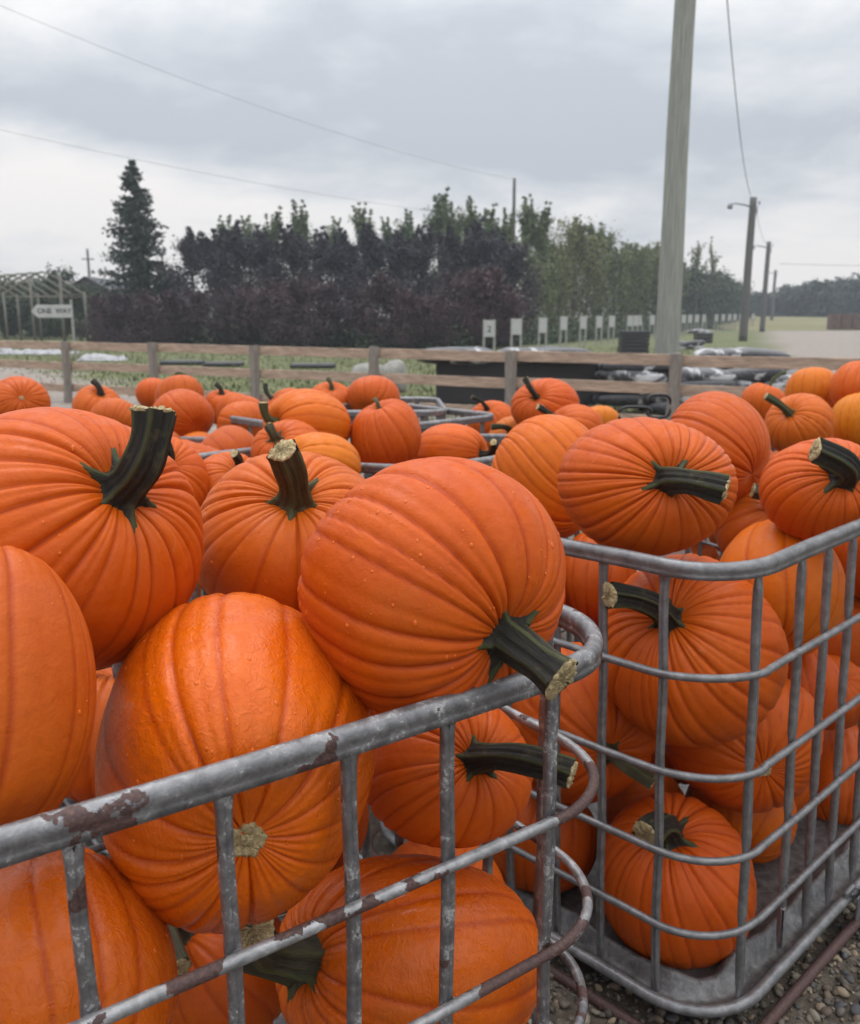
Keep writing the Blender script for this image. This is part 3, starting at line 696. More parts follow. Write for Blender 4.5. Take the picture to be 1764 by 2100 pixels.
def pile(x, y, z0, rows, lab, grp, rz=0.0, sx=1.0, dx=.8):
    for lev, cnt in enumerate(rows):
        for i in range(cnt):
            o = obj('soil_bag', BG[int(rnd.random() * 4)], None, (x + (i - (cnt - 1) / 2) * dx * sx * math.cos(rz) + rnd.uniform(-.05, .05), y + (i - (cnt - 1) / 2) * dx * math.sin(rz) + rnd.uniform(-.08, .08), z0 + .10 + lev * .18), (R(rnd.uniform(-5, 5)), R(rnd.uniform(-7, 7)), rz + R(rnd.uniform(-14, 14))))
            o.scale = (sx, 1, 1); tag(o, lab + (', bottom layer', ', second layer', ', third layer', ', top layer', ', very top')[lev], 'soil bag', grp)
pile(at(1480, 15.5), 15.2, 0.0, (3, 3, 2, 2), 'glossy black and silver soil bag behind the right end of the fence', 'soil bags right of the thick pole', .05)
pile(at(1530, 19), 19.0, 0.0, (3, 3, 3, 2, 2), 'silver-printed soil bag in the pile seen over the top board', 'soil bags over the top board', .0)
pile(at(1600, 15.2), 16.2, 0.0, (2, 2, 2), 'black soil bag in the pile beside the upper right pumpkins', 'soil bags by the right heap', .1)
pile(at(1296, 15.5), 15.3, 0.15, (1, 1, 1, 1), 'white-printed bag next to the right end of the black stack', 'bags at the end of the black stack')
pile(at(936, 15.6), 15.6, 0.86, (2,), 'crumpled dark bag lying on the left end of the black stack', 'bags on the left end of the black stack', 0, .8, .5)
pile(at(1115, 15.6), 15.6, 0.86, (3,), 'shiny crumpled bag lying on the black stack between the marker signs', 'bags on the middle of the black stack', 0, .8, .42)
pile(at(1408, 46), 46, 0.0, (2, 2), 'black bag on the grass right of the thick pole', 'bags on the far grass', 0, 1)
pile(at(1440, 58), 58.2, 0.55, (2,), 'black bag on the low tray stack', 'bags on the low tray stack', 0, 1, .5)

# long stack wrapped in black sheet
st = empty('wrapped_stack', (at(1078, 15.5), 15.6, 0)); tag(st, 'long low stack wrapped in flat black sheeting right behind the fence', 'wrapped stack')
b = MB(); b.box((0, .45, .50), (3.02, .9, .76), bev=.02); b.build('sheeting', M_BLACK, st, False)
b = MB()
for x in (-1.2, 0, 1.2): b.box((x, .45, .06), (.12, .9, .11))
b.build('pallet', M_GREYWOOD, st, False)

# pale rock behind the fence, crates at the field edge, plastic on the grass
g = np.random.default_rng(33)
def rock(x, y, sx, sy, sz, lab):
    nu, nv = 30, 16; V = []; D_ = g.normal(size=(12, 3)) * 2.2; ph = g.uniform(0, 6, 12)
    for i in range(nv):
        v = -math.pi / 2 + math.pi * i / (nv - 1)
        for j in range(nu):
            u = 2 * math.pi * j / nu; p = np.array([math.cos(v) * math.cos(u), math.cos(v) * math.sin(u), math.sin(v)])
            p = np.sign(p) * np.abs(p) ** .75; V.append(p * (sx, sy, sz) * (1 + .06 * np.sin(D_ @ p + ph).sum() / 2))
    F = [[i * nu + j, i * nu + (j + 1) % nu, (i + 1) * nu + (j + 1) % nu, (i + 1) * nu + j] for i in range(nv - 1) for j in range(nu)]
    tag(obj('boulder', mesh_np('boulder', V, np.array(F), M_ROCK), None, (x, y, sz * .75)), lab, 'boulder')
rock(at(752, 19.5), 19.5, .38, .4, .36, 'pale flat-topped boulder on the grass left of the fourth fence post')
rock(at(806, 19.6), 19.8, .30, .4, .36, 'pale boulder right against the fourth fence post')
for i in range(5):
    c = empty('brown_crate', (at(1712 + i * 22, 108), 108, 0)); tag(c, 'brown wooden crate in the row at the far edge of the gravel', 'crate', 'brown crates at the edge of the gravel')
    b = MB(); b.box((0, 0, .95), (1.2, 1.1, 1.75), bev=.03); b.build('body', M_CRATE, c, False)
    b = MB()
    for x in (-.5, 0, .5): b.box((x, -.58, .95), (.1, .05, 1.8))
    b.build('batten', M_CRATE, c, False)
def plastic(x, y, w, d, h, lab, seed):
    gg = np.random.default_rng(seed); nx, ny = 50, 16; X = np.linspace(-w / 2, w / 2, nx); Y = np.linspace(-d / 2, d / 2, ny)
    D_ = gg.normal(size=(14, 2)) * 4.5; ph = gg.uniform(0, 6, 14); V = []
    for a in X:
        for b2 in Y:
            e = (1 - (2 * a / w) ** 6) * (1 - (2 * b2 / d) ** 6); V.append((a + .04 * math.sin(b2 * 9), b2 + .06 * math.sin(a * 5), max(.0, h * e * (.45 + .16 * np.sin(D_ @ (a, b2) + ph).sum()))))
    F = [[i * ny + j, (i + 1) * ny + j, (i + 1) * ny + j + 1, i * ny + j + 1] for i in range(nx - 1) for j in range(ny - 1)]
    tag(obj('plastic_sheet', mesh_np('plastic_sheet', V, np.array(F), M_SHEET, False), None, (x, y, .01)), lab, 'plastic sheet')
plastic(at(50, 40), 40, 4.2, 1.6, .32, 'crumpled white plastic sheet on the grass at the far left', 1)
plastic(at(205, 34), 34, 1.7, 1.2, .22, 'smaller crumpled white plastic sheet between the first two fence posts', 2)
for px, D, w in ((370, 31, 1.4), (455, 30, 1.2), (640, 29, 1.4)):
    r = empty('low_bed', (at(px, D), D, 0)); tag(r, {370: 'dark low planting bed between the second and third fence posts', 455: 'dark low planting bed left of the third fence post', 640: 'dark low planting bed between the third and fourth fence posts'}[px], 'planting bed')
    b = MB(); b.box((0, 0, .07), (w, .8, .14), bev=.04); b.build('bed', M_TRAYB, r, False)

# black loop handles of a cart behind the cages
ct = empty('hand_cart', (1.10, 4.75, 0.0)); tag(ct, 'hand cart of which two black loop handles show beside the thick pole', 'cart')
for px, py, w, h, D in ((1350, 833, .062, .075, 4.75), (1303, 850, .085, .05, 4.7)):
    X0 = (px - 882) / 1836.2 * D - 1.10; Z0 = EYE - math.tan(math.atan((py - 1050) / 1836.2) + PITCH) * D
    b = MB(); P = [(X0 + w * math.copysign(abs(math.cos(t)) ** .6, math.cos(t)), D - 4.75, Z0 + h * .8 * math.copysign(abs(math.sin(t)) ** .6, math.sin(t))) for t in np.linspace(0, 2 * math.pi, 24, endpoint=False)]
    b.tube(P, .0085, n=8, closed=True); b.build('handle', M_RUBBER, ct)
    b = MB(); b.tube([(X0, D - 4.75, Z0 - h * .8), (X0, D - 4.75, .35)], .012, n=8); b.build('handle_post', M_RUBBER, ct)
b = MB(); b.box((.05, 0, .30), (.55, .4, .16), bev=.02); b.build('bed', M_CRATE, ct, False)

# grass tufts beyond the fence
g = np.random.default_rng(77); n = 26000
Yg = 13 + 34 * g.random(n) ** 1.5; Xg = (g.random(n) * 1.08 - .54) * Yg
keep = (Yg > 14.5 + np.maximum(0, -(Xg + 2)) * 1.25 + g.normal(0, 1.0, n)) & (Xg < .36 * Yg + g.normal(0, .4, n) - .3)
Xg, Yg = Xg[keep], Yg[keep]; n = len(Xg); hgt = g.uniform(.03, .11, n) * (1 + (g.random(n) < .04) * 1.2); a = g.uniform(0, 6.28, n); w_ = .012 + hgt * .10
bx, by = np.cos(a) * w_, np.sin(a) * w_; lx, ly = g.normal(0, .35, n) * hgt, g.normal(0, .35, n) * hgt
V = np.stack([np.stack([Xg - bx, Yg - by, np.zeros(n)], -1), np.stack([Xg + bx, Yg + by, np.zeros(n)], -1), np.stack([Xg + lx, Yg + ly, hgt], -1)], 1).reshape(-1, 3)
tag(obj('grass', mesh_np('grass', V, np.arange(3 * n).reshape(-1, 3), M_GRASS, False, {'v': np.repeat(g.random(n), 3)})), kind='stuff')

# say which tree of a row is meant: counted from the left
ORD = ['leftmost', 'second from the left', 'third from the left', 'fourth from the left', 'fifth from the left', 'sixth from the left', 'seventh from the left', 'eighth from the left', 'ninth from the left', 'tenth from the left', 'eleventh from the left', 'twelfth from the left', 'thirteenth from the left']
SHORT = {'maroon maples in the front row': 'maroon bushy young maple of the front row', 'purple maples in the second row': 'dark purple maple of the second row', 'green poplars behind the purple maples': 'slender green poplar behind the purple maples', 'olive poplars left of the thick pole': 'loose olive poplar left of the thick pole', 'green trees between the poles': 'rounded green tree between the poles', 'trees of the far woods': 'dark tree of the far woods', 'bushy trees behind the greenhouse frame': 'bushy tree behind the greenhouse frame', 'small spruces behind the greenhouse frame': 'small spruce behind the greenhouse frame'}
for gname, base in SHORT.items():
    L = sorted([t for t in TREES if t[0] == gname], key=lambda t: t[1]); n_ = len(L)
    for i, (_, _, r_) in enumerate(L):
        j = n_ - 1 - i
        if i < len(ORD) and i <= j: w_ = ORD[i]
        elif j < len(ORD): w_ = ORD[j].replace('left', 'right') if j else 'rightmost'
        else: w_ = 'in the middle'
        r_['label'] = base + ', ' + w_

# air: a thin even haze over the whole place
hm = bpy.data.materials.new('haze'); hm.use_nodes = True; t = hm.node_tree; t.nodes.clear()
pv = t.nodes.new('ShaderNodeVolumePrincipled'); pv.inputs['Color'].default_value = (0.80, 0.86, 0.95, 1); pv.inputs['Density'].default_value = 0.0010
mo = t.nodes.new('ShaderNodeOutputMaterial'); t.links.new(pv.outputs[0], mo.inputs['Volume'])
b = MB(); b.box((30, 125, 9.5), (900, 280, 22)); tag(b.build('haze', hm, None, False), kind='stuff')

# ------------------------------------------------------------------ wire cages of old liquid totes
def rrect(x0, x1, y0, y1, r, seg=10, step=0.12, off=0.0, ret_s=False):
    """rounded rectangle loop, counter-clockwise, grown outward by off"""
    x0, x1, y0, y1, r = x0 - off, x1 + off, y0 - off, y1 + off, max(r + off, 0.005)
    pts = []
    def line(a, b):
        n = max(1, int(math.dist(a, b) / step))
        for i in range(n): pts.append((a[0] + (b[0] - a[0]) * i / n, a[1] + (b[1] - a[1]) * i / n))
    def arc(c, a0):
        for i in range(seg):
            t = a0 + (math.pi / 2) * i / seg; pts.append((c[0] + r * math.cos(t), c[1] + r * math.sin(t)))
    line((x0 + r, y0), (x1 - r, y0)); arc((x1 - r, y0 + r), -math.pi / 2)
    line((x1, y0 + r), (x1, y1 - r)); arc((x1 - r, y1 - r), 0)
    line((x1 - r, y1), (x0 + r, y1)); arc((x0 + r, y1 - r), math.pi / 2)
    line((x0, y1 - r), (x0, y0 + r)); arc((x0 + r, y0 + r), math.pi)
    return pts
RIMPROF = [(0.0150 * math.cos(t) * (0.92), 0.0150 * math.sin(t)) for t in np.linspace(R(-35), R(215), 13)] + [(-0.0118, -0.0125), (-0.0135, -0.0205), (0.0135, -0.0205), (0.0118, -0.0125)]
def upright_mesh(z0, z1, rails, mat, hole=False, bend=None, n=60):
    """flattened tube: z from z1 (low) to z0 (high); width along x, depth along y"""
    zs = np.linspace(z0, z1, n); V = []
    for z in zs:
        w, d = 0.0088, 0.0085
        k = math.exp(-((z - z0) / 0.022) ** 2); w += 0.0045 * k; d -= 0.0055 * k
        for rz in rails:
            k = math.exp(-((z - rz) / 0.016) ** 2); w += 0.0022 * k; d -= 0.0042 * k
        k = math.exp(-((z - z1) / 0.03) ** 2); w += 0.002 * k; d -= 0.005 * k
        bx, by = (0.0016 * math.sin(z * 17), 0.0)
        if bend is not None:
            t = min(1, max(0, (z0 - z - bend[0]) / 0.3)); by += bend[1] * math.sin(t * math.pi) ; bx += bend[2] * math.sin(t * math.pi)
        # rounded box section with a shallow groove along the face
        for (a, b) in ((-1, -.55), (-.72, -1), (-.2, -1), (0, -.72), (.2, -1), (.72, -1), (1, -.55), (1, .55), (.72, 1), (-.72, 1), (-1, .55)):
            V.append((bx + a * w, by + b * d, z))
    m = 11; F = []
    for i in range(n - 1):
        for k in range(m): F.append([i * m + k, (i + 1) * m + k, (i + 1) * m + (k + 1) % m, i * m + (k + 1) % m])
    V = list(V); F = list(map(list, F)); nb_ = len(V)
    if n > 20:
        for rz in rails:
            for sx in (-1, 1):
                for i_ in range(5):
                    for k_ in range(6):
                        u_, v_ = math.pi * i_ / 4 - math.pi / 2, 2 * math.pi * k_ / 6
                        V.append((sx * 0.0085 + .0035 * math.cos(u_) * math.cos(v_), -0.0075 + .0035 * math.cos(u_) * math.sin(v_), rz + 0.006 * math.sin(u_)))
                for i_ in range(4):
                    for k_ in range(6): F.append([nb_ + i_ * 6 + k_, nb_ + i_ * 6 + (k_ + 1) % 6, nb_ + (i_ + 1) * 6 + (k_ + 1) % 6, nb_ + (i_ + 1) * 6 + k_])
                nb_ = len(V)
    return mesh_np('upright', V, np.array(F), mat)
def make_cage(label, loc, rot, x0, x1, y0, y1, RR, rails, zb, ups, mats, detail=True, tray=True, holes=(), group='wire cages full of pumpkins', rusty_rails=(), skip=()):
    """ups: dict side -> positions; sides: 'n' (y0), 's' (y1), 'w' (x0), 'e' (x1)"""
    root = empty('wire_cage', loc, rot); tag(root, label, 'metal cage', group)
    m_rim, m_rail, m_up = mats
    seg = 14 if detail else 6; step = 0.05 if detail else 0.3
    b = MB(); P = [(x, y, 0.0) for x, y in rrect(x0, x1, y0, y1, RR, seg, step)]
    g = np.random.default_rng(int(abs(loc[0] * 100)) + 3)
    if detail: P = [(x + 0.0012 * math.sin(i * .7), y + 0.0012 * math.cos(i * .53), z + 0.0015 * math.sin(i * .41)) for i, (x, y, z) in enumerate(P)]
    b.tube(P, 1.0, closed=True, prof=RIMPROF); b.build('rim', m_rim, root)
    for k, rz in enumerate(rails):
        b = MB(); P = rrect(x0, x1, y0, y1, RR, seg, step, off=0.006)
        P = [(x + 0.0015 * math.sin(i * .61 + k), y + 0.0015 * math.cos(i * .47 + k), rz + 0.0018 * math.sin(i * .33 + k)) for i, (x, y) in enumerate(P)]
        b.tube(P, 0.0088, n=12 if detail else 6, closed=True); b.build('rail', M_MET_RUST2 if k in rusty_rails else m_rail, root)
    cache = {}
    for side, ps in ups.items():
        for p in ps:
            if (side, p) in skip: continue
            key = detail and (side, p) in holes
            if key not in cache: cache[key] = upright_mesh(-0.018, zb, rails, m_up, n=90 if detail else 12)
            ins = 0.0085
            if side == 'n': l, rz = (p, y0 + ins, 0), 0
            elif side == 's': l, rz = (p, y1 - ins, 0), math.pi
            elif side == 'w': l, rz = (x0 + ins, p, 0), -math.pi / 2
            else: l, rz = (x1 - ins, p, 0), math.pi / 2
            u = obj('upright', cache[key], root, l, (0, 0, rz))
            if key:
                h = MB(); th = np.linspace(0, 2 * math.pi, 16, endpoint=False)
                h.tube([(0.0045 * math.cos(t), -0.0042, 0.0045 * math.sin(t) - 0.034) for t in th], 0.0012, n=6, closed=True)
                h.build('bolt_hole', m_up, u)
                h = MB(); V = [(0.0040 * math.cos(t), -0.0046, 0.0040 * math.sin(t) - 0.034) for t in th] + [(0, -0.0046, -0.034)]
                h.add(V, (), [[16, i, (i + 1) % 16] for i in range(16)]); h.build('hole', M_RUBBER, u)  # flat black disc painted in for the shade inside the hole
    if tray:
        # folded sheet pan: floor, waved lip, gutter
        prof = [(-0.40, zb - 0.022), (-0.12, zb - 0.024), (-0.095, zb - 0.020), (-0.078, zb + 0.002), (-0.066, zb + 0.012), (-0.055, zb + 0.006), (-0.044, zb - 0.024), (-0.014, zb - 0.030), (-0.004, zb - 0.012)]
        rings = []
        for q, (off, z) in enumerate(prof):
            L = rrect(x0, x1, y0, y1, RR, 12, 0.022 if detail else 0.3, 0.0)
            cxm, cym = (x0 + x1) / 2, (y0 + y1) / 2
            ring = []
            for i, (x, y) in enumerate(L):
                # inward normal through a shrunk copy
                ax_, ay_ = min(max(x, x0 + RR), x1 - RR), min(max(y, y0 + RR), y1 - RR)
                dx, dy = x - ax_, y - ay_; dn = math.hypot(dx, dy) or 1
                wv = (0.008 * math.sin(i * 0.42) + 0.004 * math.sin(i * 0.17 + 1)) if 2 <= q <= 5 else 0.0
                o_ = off if off > -0.2 else -RR * 0.999
                ring.append((x + dx / dn * (o_ - abs(wv)), y + dy / dn * (o_ - abs(wv)), z + (wv if q in (3, 4, 5) else 0)))
            rings.append(ring)
        n = len(rings[0]); V = [p for r_ in rings for p in r_]; F = []
        for q in range(len(rings) - 1):
            for i in range(n): F.append([q * n + (i + 1) % n, q * n + i, (q + 1) * n + i, (q + 1) * n + (i + 1) % n])
        b = MB(); b.add(V, F)
        # floor sheet with pressed grooves
        nx, ny = 40, 40; X = np.linspace(x0 + RR * 0.98, x1 - RR * 0.98, nx); Y = np.linspace(y0 + RR * 0.98, y1 - RR * 0.98, ny)
        V = [(x, y, zb - 0.022 - 0.006 * max(0, math.cos((x - y) * 26)) ** 6) for x in X for y in Y]
        F = [[i * ny + j, (i + 1) * ny + j, (i + 1) * ny + j + 1, i * ny + j + 1] for i in range(nx - 1) for j in range(ny - 1)]
        b.add(V, F); b.build('tray', M_TRAY, root)
        b = MB(); b.tube([(x, y, zb - 0.004 + 0.002 * math.sin(i * .3)) for i, (x, y) in enumerate(rrect(x0, x1, y0, y1, RR, seg, step, off=0.016))], 0.0135, n=12, closed=True); b.build('base_tube', m_rim, root)
        b = MB(); b.tube([(x, y, zb - 0.085) for i, (x, y) in enumerate(rrect(x0, x1, y0, y1, RR * .55, seg, step, off=0.034))], 0.0135, n=10, closed=True); b.build('skid_pipe', M_PIPE, root)
        for (fx, fy) in ((x0 + .16, y0 + .16), (x1 - .16, y0 + .16), (x0 + .16, y1 - .16), (x1 - .16, y1 - .16), ((x0 + x1) / 2, y0 + .12), (x0 + .12, (y0 + y1) / 2), (x1 - .12, (y0 + y1) / 2), ((x0 + x1) / 2, y1 - .12)):
            b = MB(); b.box((fx, fy, zb - 0.060), (0.09, 0.09, 0.055), bev=0.006); b.build('foot', m_rim, root, smooth=False)
    return root
def grid(a, b, n): return [round(a + (b - a) * i / (n - 1), 4) for i in range(n)]
RAILS = [-0.236, -0.462, -0.657, -0.840]
A1, A2 = R(35.8), 0.7509
cage1 = make_cage('near wire cage with scuffed rust-patched rim, heaped with the biggest pumpkins', (0.334, 1.322, EYE - 0.5), (0, 0, A1),
    -1.24, 0, 0, 1.0, 0.18, RAILS, -1.0,
    {'n': [-0.185, -0.376, -0.529, -0.694, -0.858, -1.01], 'e': [0.208, 0.36, 0.52, 0.68, 0.83], 's': grid(-1.05, -0.18, 6), 'w': grid(0.2, 0.82, 5)},
    (M_MET_RUSTY, M_MET_RUSTY, M_MET_WORN), holes={('n', -0.376), ('n', -0.858)}, rusty_rails=(0, 1))
_q = Matrix.Rotation(A2, 4, 'Z') @ Matrix.Rotation(-0.0215, 4, 'Y') @ Matrix.Rotation(-0.0224, 4, 'X')
cage2 = make_cage('clean galvanised wire cage right of the near one, steel tray base showing at its corner', (0.5885, 1.6739, EYE - 0.5), _q.to_euler(),
    0, 1.25, 0, 1.2, 0.17, RAILS, -1.022,
    {'n': [0.125, 0.322, 0.457, 0.590, 0.74, 0.88, 1.03], 'w': [0.155, 0.310, 0.445, 0.60, 0.75, 0.90, 1.04], 's': grid(0.2, 1.05, 6), 'e': grid(0.2, 1.0, 6)},
    (M_MET, M_MET, M_MET))
b = MB(); b.box((0.318, 0.004, -0.945), (0.018, 0.012, 0.11), bev=0.003); b.build('broken_upright', M_MET, cage2)
# hinge bracket on the long side of the tray
b = MB()
b.box((0.655, -0.020, -1.012), (0.055, 0.012, 0.034), bev=0.004)
P = [(0.672, -0.018, -1.005), (0.690, -0.022, -1.01), (0.702, -0.050, -1.012), (0.676, -0.060, -1.012)]
b.tube(P, 0.0035, n=6); b.box((0.680, -0.044, -1.045), (0.062, 0.004, 0.062)); b.box((0.7075, -0.034, -1.045), (0.004, 0.022, 0.062))
br = b.build('bracket', M_MET, cage2, smooth=False)
b = MB(); b.tube([(0.655, -0.026, -1.012), (0.655, -0.031, -1.012)], 0.006, n=10); b.build('rivet', M_TRAY, br)
# further cages, mostly buried under their heaps
def far_cage(label, X, Y, ang, lx, ly, tray=False, dz=0.0, tilt=0.0):
    return make_cage(label, (X, Y, EYE - 0.5 + dz), (R(tilt), 0, ang), 0, lx, 0, ly, 0.12, RAILS, -1.0,
        {'n': grid(0.13, lx - 0.13, 7), 'w': grid(0.13, ly - 0.13, 6), 's': grid(0.13, lx - 0.13, 7), 'e': grid(0.13, ly - 0.13, 6)}, (M_MET, M_MET, M_MET), detail=False, tray=tray)
c43, s43 = math.cos(A2), math.sin(A2)
far_cage('wire cage right behind the near one, buried under its heap of pumpkins', -0.91, 2.30, R(38), 1.25, 1.0, dz=-0.20)
far_cage('wire cage whose grey rail shows above the cork-tipped stem', -1.60, 2.50, A2, 1.6, 1.3, tilt=-5)
far_cage('wire cage whose short rim piece shows left of the big broadly ribbed pumpkin', 0.5885 - 1.33 * s43 + 0.42 * c43, 1.6739 + 1.33 * c43 + 0.42 * s43, A2, 1.15, 1.0, tilt=-5)
far_cage('wire cage whose thin rail shows behind the pumpkin with the tan cut end', 0.5885 - 2.40 * s43 + 0.85 * c43, 1.6739 + 2.40 * c43 + 0.85 * s43, A2, 1.1, 1.0, dz=-0.02)
far_cage('empty-cornered wire cage with its bare rim corner in front of the fence', -0.62, 4.82, R(3), 0.71, 0.8, dz=-0.01)
far_cage('wire cage under the pumpkins at the far left', -2.55, 4.75, R(20), 1.25, 1.0, dz=-0.24)
far_cage('wire cage under the upper right heap', 1.75, 4.20, R(25), 1.25, 1.1, dz=-0.24)
far_cage('wire cage furthest back on the right', 1.95, 5.45, R(20), 1.2, 1.0, dz=-0.26)


# ------------------------------------------------------------------ pumpkins
# name, centre relative to the eye, three axes (two across, one along the stem axis)
PT = [["P1",.0074,1.2497,-.3852,.0437,-.0352,.1849,-.1562,-.1258,.0085,.1097,-.1221,-.0455],
["A",-.5314,1.2644,-.3082,-.0866,.0622,.1671,-.1008,-.175,.014,.1282,-.0681,.0877],
["B",-.2504,1.6,-.4069,.1762,-.0141,-.0393,.0383,.1347,.1056,.0177,-.0933,.112],
["C",-.2796,1.1791,-.6111,-.1138,-.0139,-.1837,-.1536,-.0616,.1233,-.0625,.2157,.0264],
["D",-.5268,.9643,-.4168,.0432,.1076,-.0766,-.1235,.0525,-.0476,-.0153,.0867,.1341],
["E",-.4887,.988,-.8482,-.152,-.0123,-.043,-.0085,-.1038,.1457,-.0416,.1381,.0967],
["F",.0295,1.4495,-.7832,.1075,-.0154,-.097,.0891,.0971,.0568,.0576,-.0884,.0673],
["G",-.0322,1.3671,-1.0993,-.1209,.1653,-.075,-.0322,-.0682,-.1619,-.1947,-.0839,.0659],
["H",-.423,1.5663,-1.3041,-.0764,.1257,-.0449,-.0973,-.0852,-.0737,-.0751,-.011,.1118],
["I1",-.7196,1.8423,-.8992,-.0709,.1452,-.0033,-.1296,-.065,.0312,.0201,.0227,.1511],
["I2",-.1776,1.6933,-.7201,.1168,.1058,-.035,-.1037,.1215,.0294,.0398,.0059,.1441],
["J",-.8677,2.8249,-.514,-.0229,-.1036,-.1097,.132,.0441,-.0668,.0657,-.0896,.069],
["K",-.3925,3.0691,-.5201,.0549,-.1218,-.0449,.1087,.0003,.0973,-.0914,-.0647,.0732],
["K2",-.6696,2.9745,-.5747,-.1238,-.0044,.0558,-.0333,-.1068,-.0661,.0419,-.0633,.0795],
["L",-.4764,3.5089,-.4168,-.0733,.1039,.0896,-.0823,.0676,-.1137,-.1302,-.0886,.0191],
["L2",-.5235,3.2675,-.4854,-.0154,.0836,.0881,-.1294,.0146,-.0327,-.0332,-.0786,.0649],
["M",-.1737,3.5317,-.4666,-.0032,-.1424,-.034,.1416,-.0096,.0356,-.0309,-.024,.1346],
["N",-.3322,5.3237,-.481,-.1562,.0233,.0353,.023,-.071,.125,.0361,.1105,.0515],
["O",-.5955,5.4306,-.523,.1206,.0878,.0347,-.0975,.0992,.0573,.0078,-.0477,.1127],
["Pq",-.9918,4.7614,-.5697,.0815,.0657,-.0872,-.0982,-.0284,-.0881,-.0566,.0975,.0217],
["Q",-1.1673,5.5446,-.596,.144,-.0025,-.0424,.0038,.1404,-.0056,.0286,.0075,.1216],
["Y",-.9442,5.9497,-.5973,-.0982,-.0619,-.1103,.0619,-.1347,.0319,-.1113,-.0222,.0757],
["R",-1.3408,4.8721,-.5346,.1277,.0961,.0506,.005,.08,-.1326,-.0977,.0859,.0452],
["S1",-1.6616,5.9669,-.5189,-.0506,.1332,-.0503,-.1441,-.0599,-.0219,-.0282,.0297,.1277],
["S0",-2.0261,6.6313,-.5698,.0447,-.1261,.0438,.1356,.035,-.0418,.021,.0412,.1152],
["T",-2.0367,5.5129,-.5544,-.0883,.0911,.0866,-.1133,-.1012,-.0094,.0389,-.05,.1039],
["U",-1.8593,5.3128,-.6156,-.0331,.097,-.1158,-.1536,-.0098,.0375,.015,.0952,.0786],
["V",-2.1679,4.7336,-.4547,.1163,.0912,.0329,.0622,-.0254,-.13,-.0653,.1037,-.0462],
["W",-1.4244,6.1393,-.6132,-.0443,.1156,.0468,-.1279,-.0475,-.0002,.0122,-.0299,.1082],
["X",-1.2411,4.7099,-.7057,.0239,.111,-.0441,-.1011,-.0146,-.0742,-.0661,.0383,.0719],
["a",.0899,3.7958,-.5807,.0329,.079,.1133,-.0657,-.11,.08,.1442,-.0587,.0092],
["a2",.0946,4.8092,-.6634,-.0532,.0995,-.0069,-.0929,-.0432,-.063,-.051,-.0152,.078],
["b",.3958,5.7668,-.6611,.1193,-.0875,-.0151,.0831,.082,.0862,-.0373,-.0579,.0913],
["c",.6237,4.8739,-.4873,.103,-.1218,-.0693,.1295,.0177,.1146,-.0689,-.0982,.0771],
["d",.474,5.0106,-.6789,-.1001,-.0434,-.0928,.1056,-.0854,-.0528,-.0342,-.0817,.068],
["e",.3742,2.83,-.5049,-.0576,.0593,-.1767,.1053,.157,.0214,.1387,-.0851,-.0811],
["f",.7276,4.5496,-.5831,.0607,.0906,.1022,-.1072,.1103,-.0451,-.0975,-.0402,.0802],
["g",1.1404,5.9734,-.7044,-.1111,.0669,-.0436,-.0805,-.0768,.0743,.0086,.0652,.0875],
["h",.5028,2.0523,-.3909,-.165,-.0417,-.0875,.1208,-.0349,-.1272,.0221,-.1507,.0461],
["i",.9031,2.8296,-.4172,.0478,-.0369,.1786,.1268,.1269,-.0116,-.1006,.1184,.0663],
["j",1.033,2.3132,-.4467,.1254,-.0423,-.0744,.094,.0579,.097,.0043,-.1134,.059],
["jj",1.373,2.6665,-.6983,.0737,.1468,-.0178,-.1308,.0697,.0248,.0212,.0125,.1602],
["k",.9702,2.369,-.7384,.0039,.1329,-.1331,-.1645,.0339,.0453,.0529,.1201,.1302],
["l",.6402,2.0789,-.7982,-.0363,-.1551,-.1691,.1807,-.105,.0586,-.1005,-.1137,.1305],
["m",.8562,2.2514,-1.1237,.121,-.0197,.1575,.1647,.0102,-.1172,.0021,.1709,.0128],
["n",.6243,2.0331,-1.4075,.1383,-.1445,-.0108,.1343,.1395,.073,-.0399,-.0553,.177],
["o",.9107,2.3755,-1.4101,-.1461,.0002,.0547,.04,-.0991,.1161,.0296,.1055,.0844],
["p",1.3219,2.651,-1.467,-.001,.1087,-.1383,-.1422,.0165,.0461,.0496,.1379,.1222],
["q",1.077,2.4445,-1.0592,.1082,.0293,-.0526,-.046,.0932,-.0678,.0217,.0748,.0958],
["r",.4023,2.2332,-1.0637,-.1369,-.0566,.1487,-.1462,-.0359,-.1457,.0592,-.1788,-.0132],
["s",.3114,2.265,-1.4334,.0979,.1056,-.0741,-.1256,.1037,-.0125,.0358,.0587,.1297],
["t",.4977,2.5635,-.7691,.1029,-.0522,.0056,.0475,.1009,-.068,.0183,.0629,.1272],
["v",1.8191,4.4043,-.5252,.0151,-.1257,-.1,.1281,-.0608,.0854,-.0904,-.0751,.0741],
["w",2.2631,6.0773,-.581,-.125,.0845,.0383,-.0807,-.1248,.0221,.0315,.0007,.1304],
["x",2.1873,5.1498,-.4201,-.1415,-.0386,.0301,.0454,-.1324,.0541,.0095,.05,.1245],
["y",2.2876,4.8086,-.3742,.128,-.0552,-.0266,.0466,.1304,-.0594,.0416,.0446,.1291],
["z",2.2024,4.6121,-.5364,-.09,-.0946,.0685,.0908,-.0908,.0147,.0281,.0567,.1359],
["aa",1.8674,4.5595,-.7755,-.1158,-.0439,-.0699,.048,-.1324,.006,-.0562,-.0139,.1074],
["bb",2.2918,5.0989,-.7804,.1123,.0551,.0385,-.0542,.1176,-.0009,-.0257,-.0075,.1122],
["cc",1.0504,2.7739,-.6623,.1015,.0779,.0612,-.1053,.0607,.0754,.0172,-.0935,.0855]]
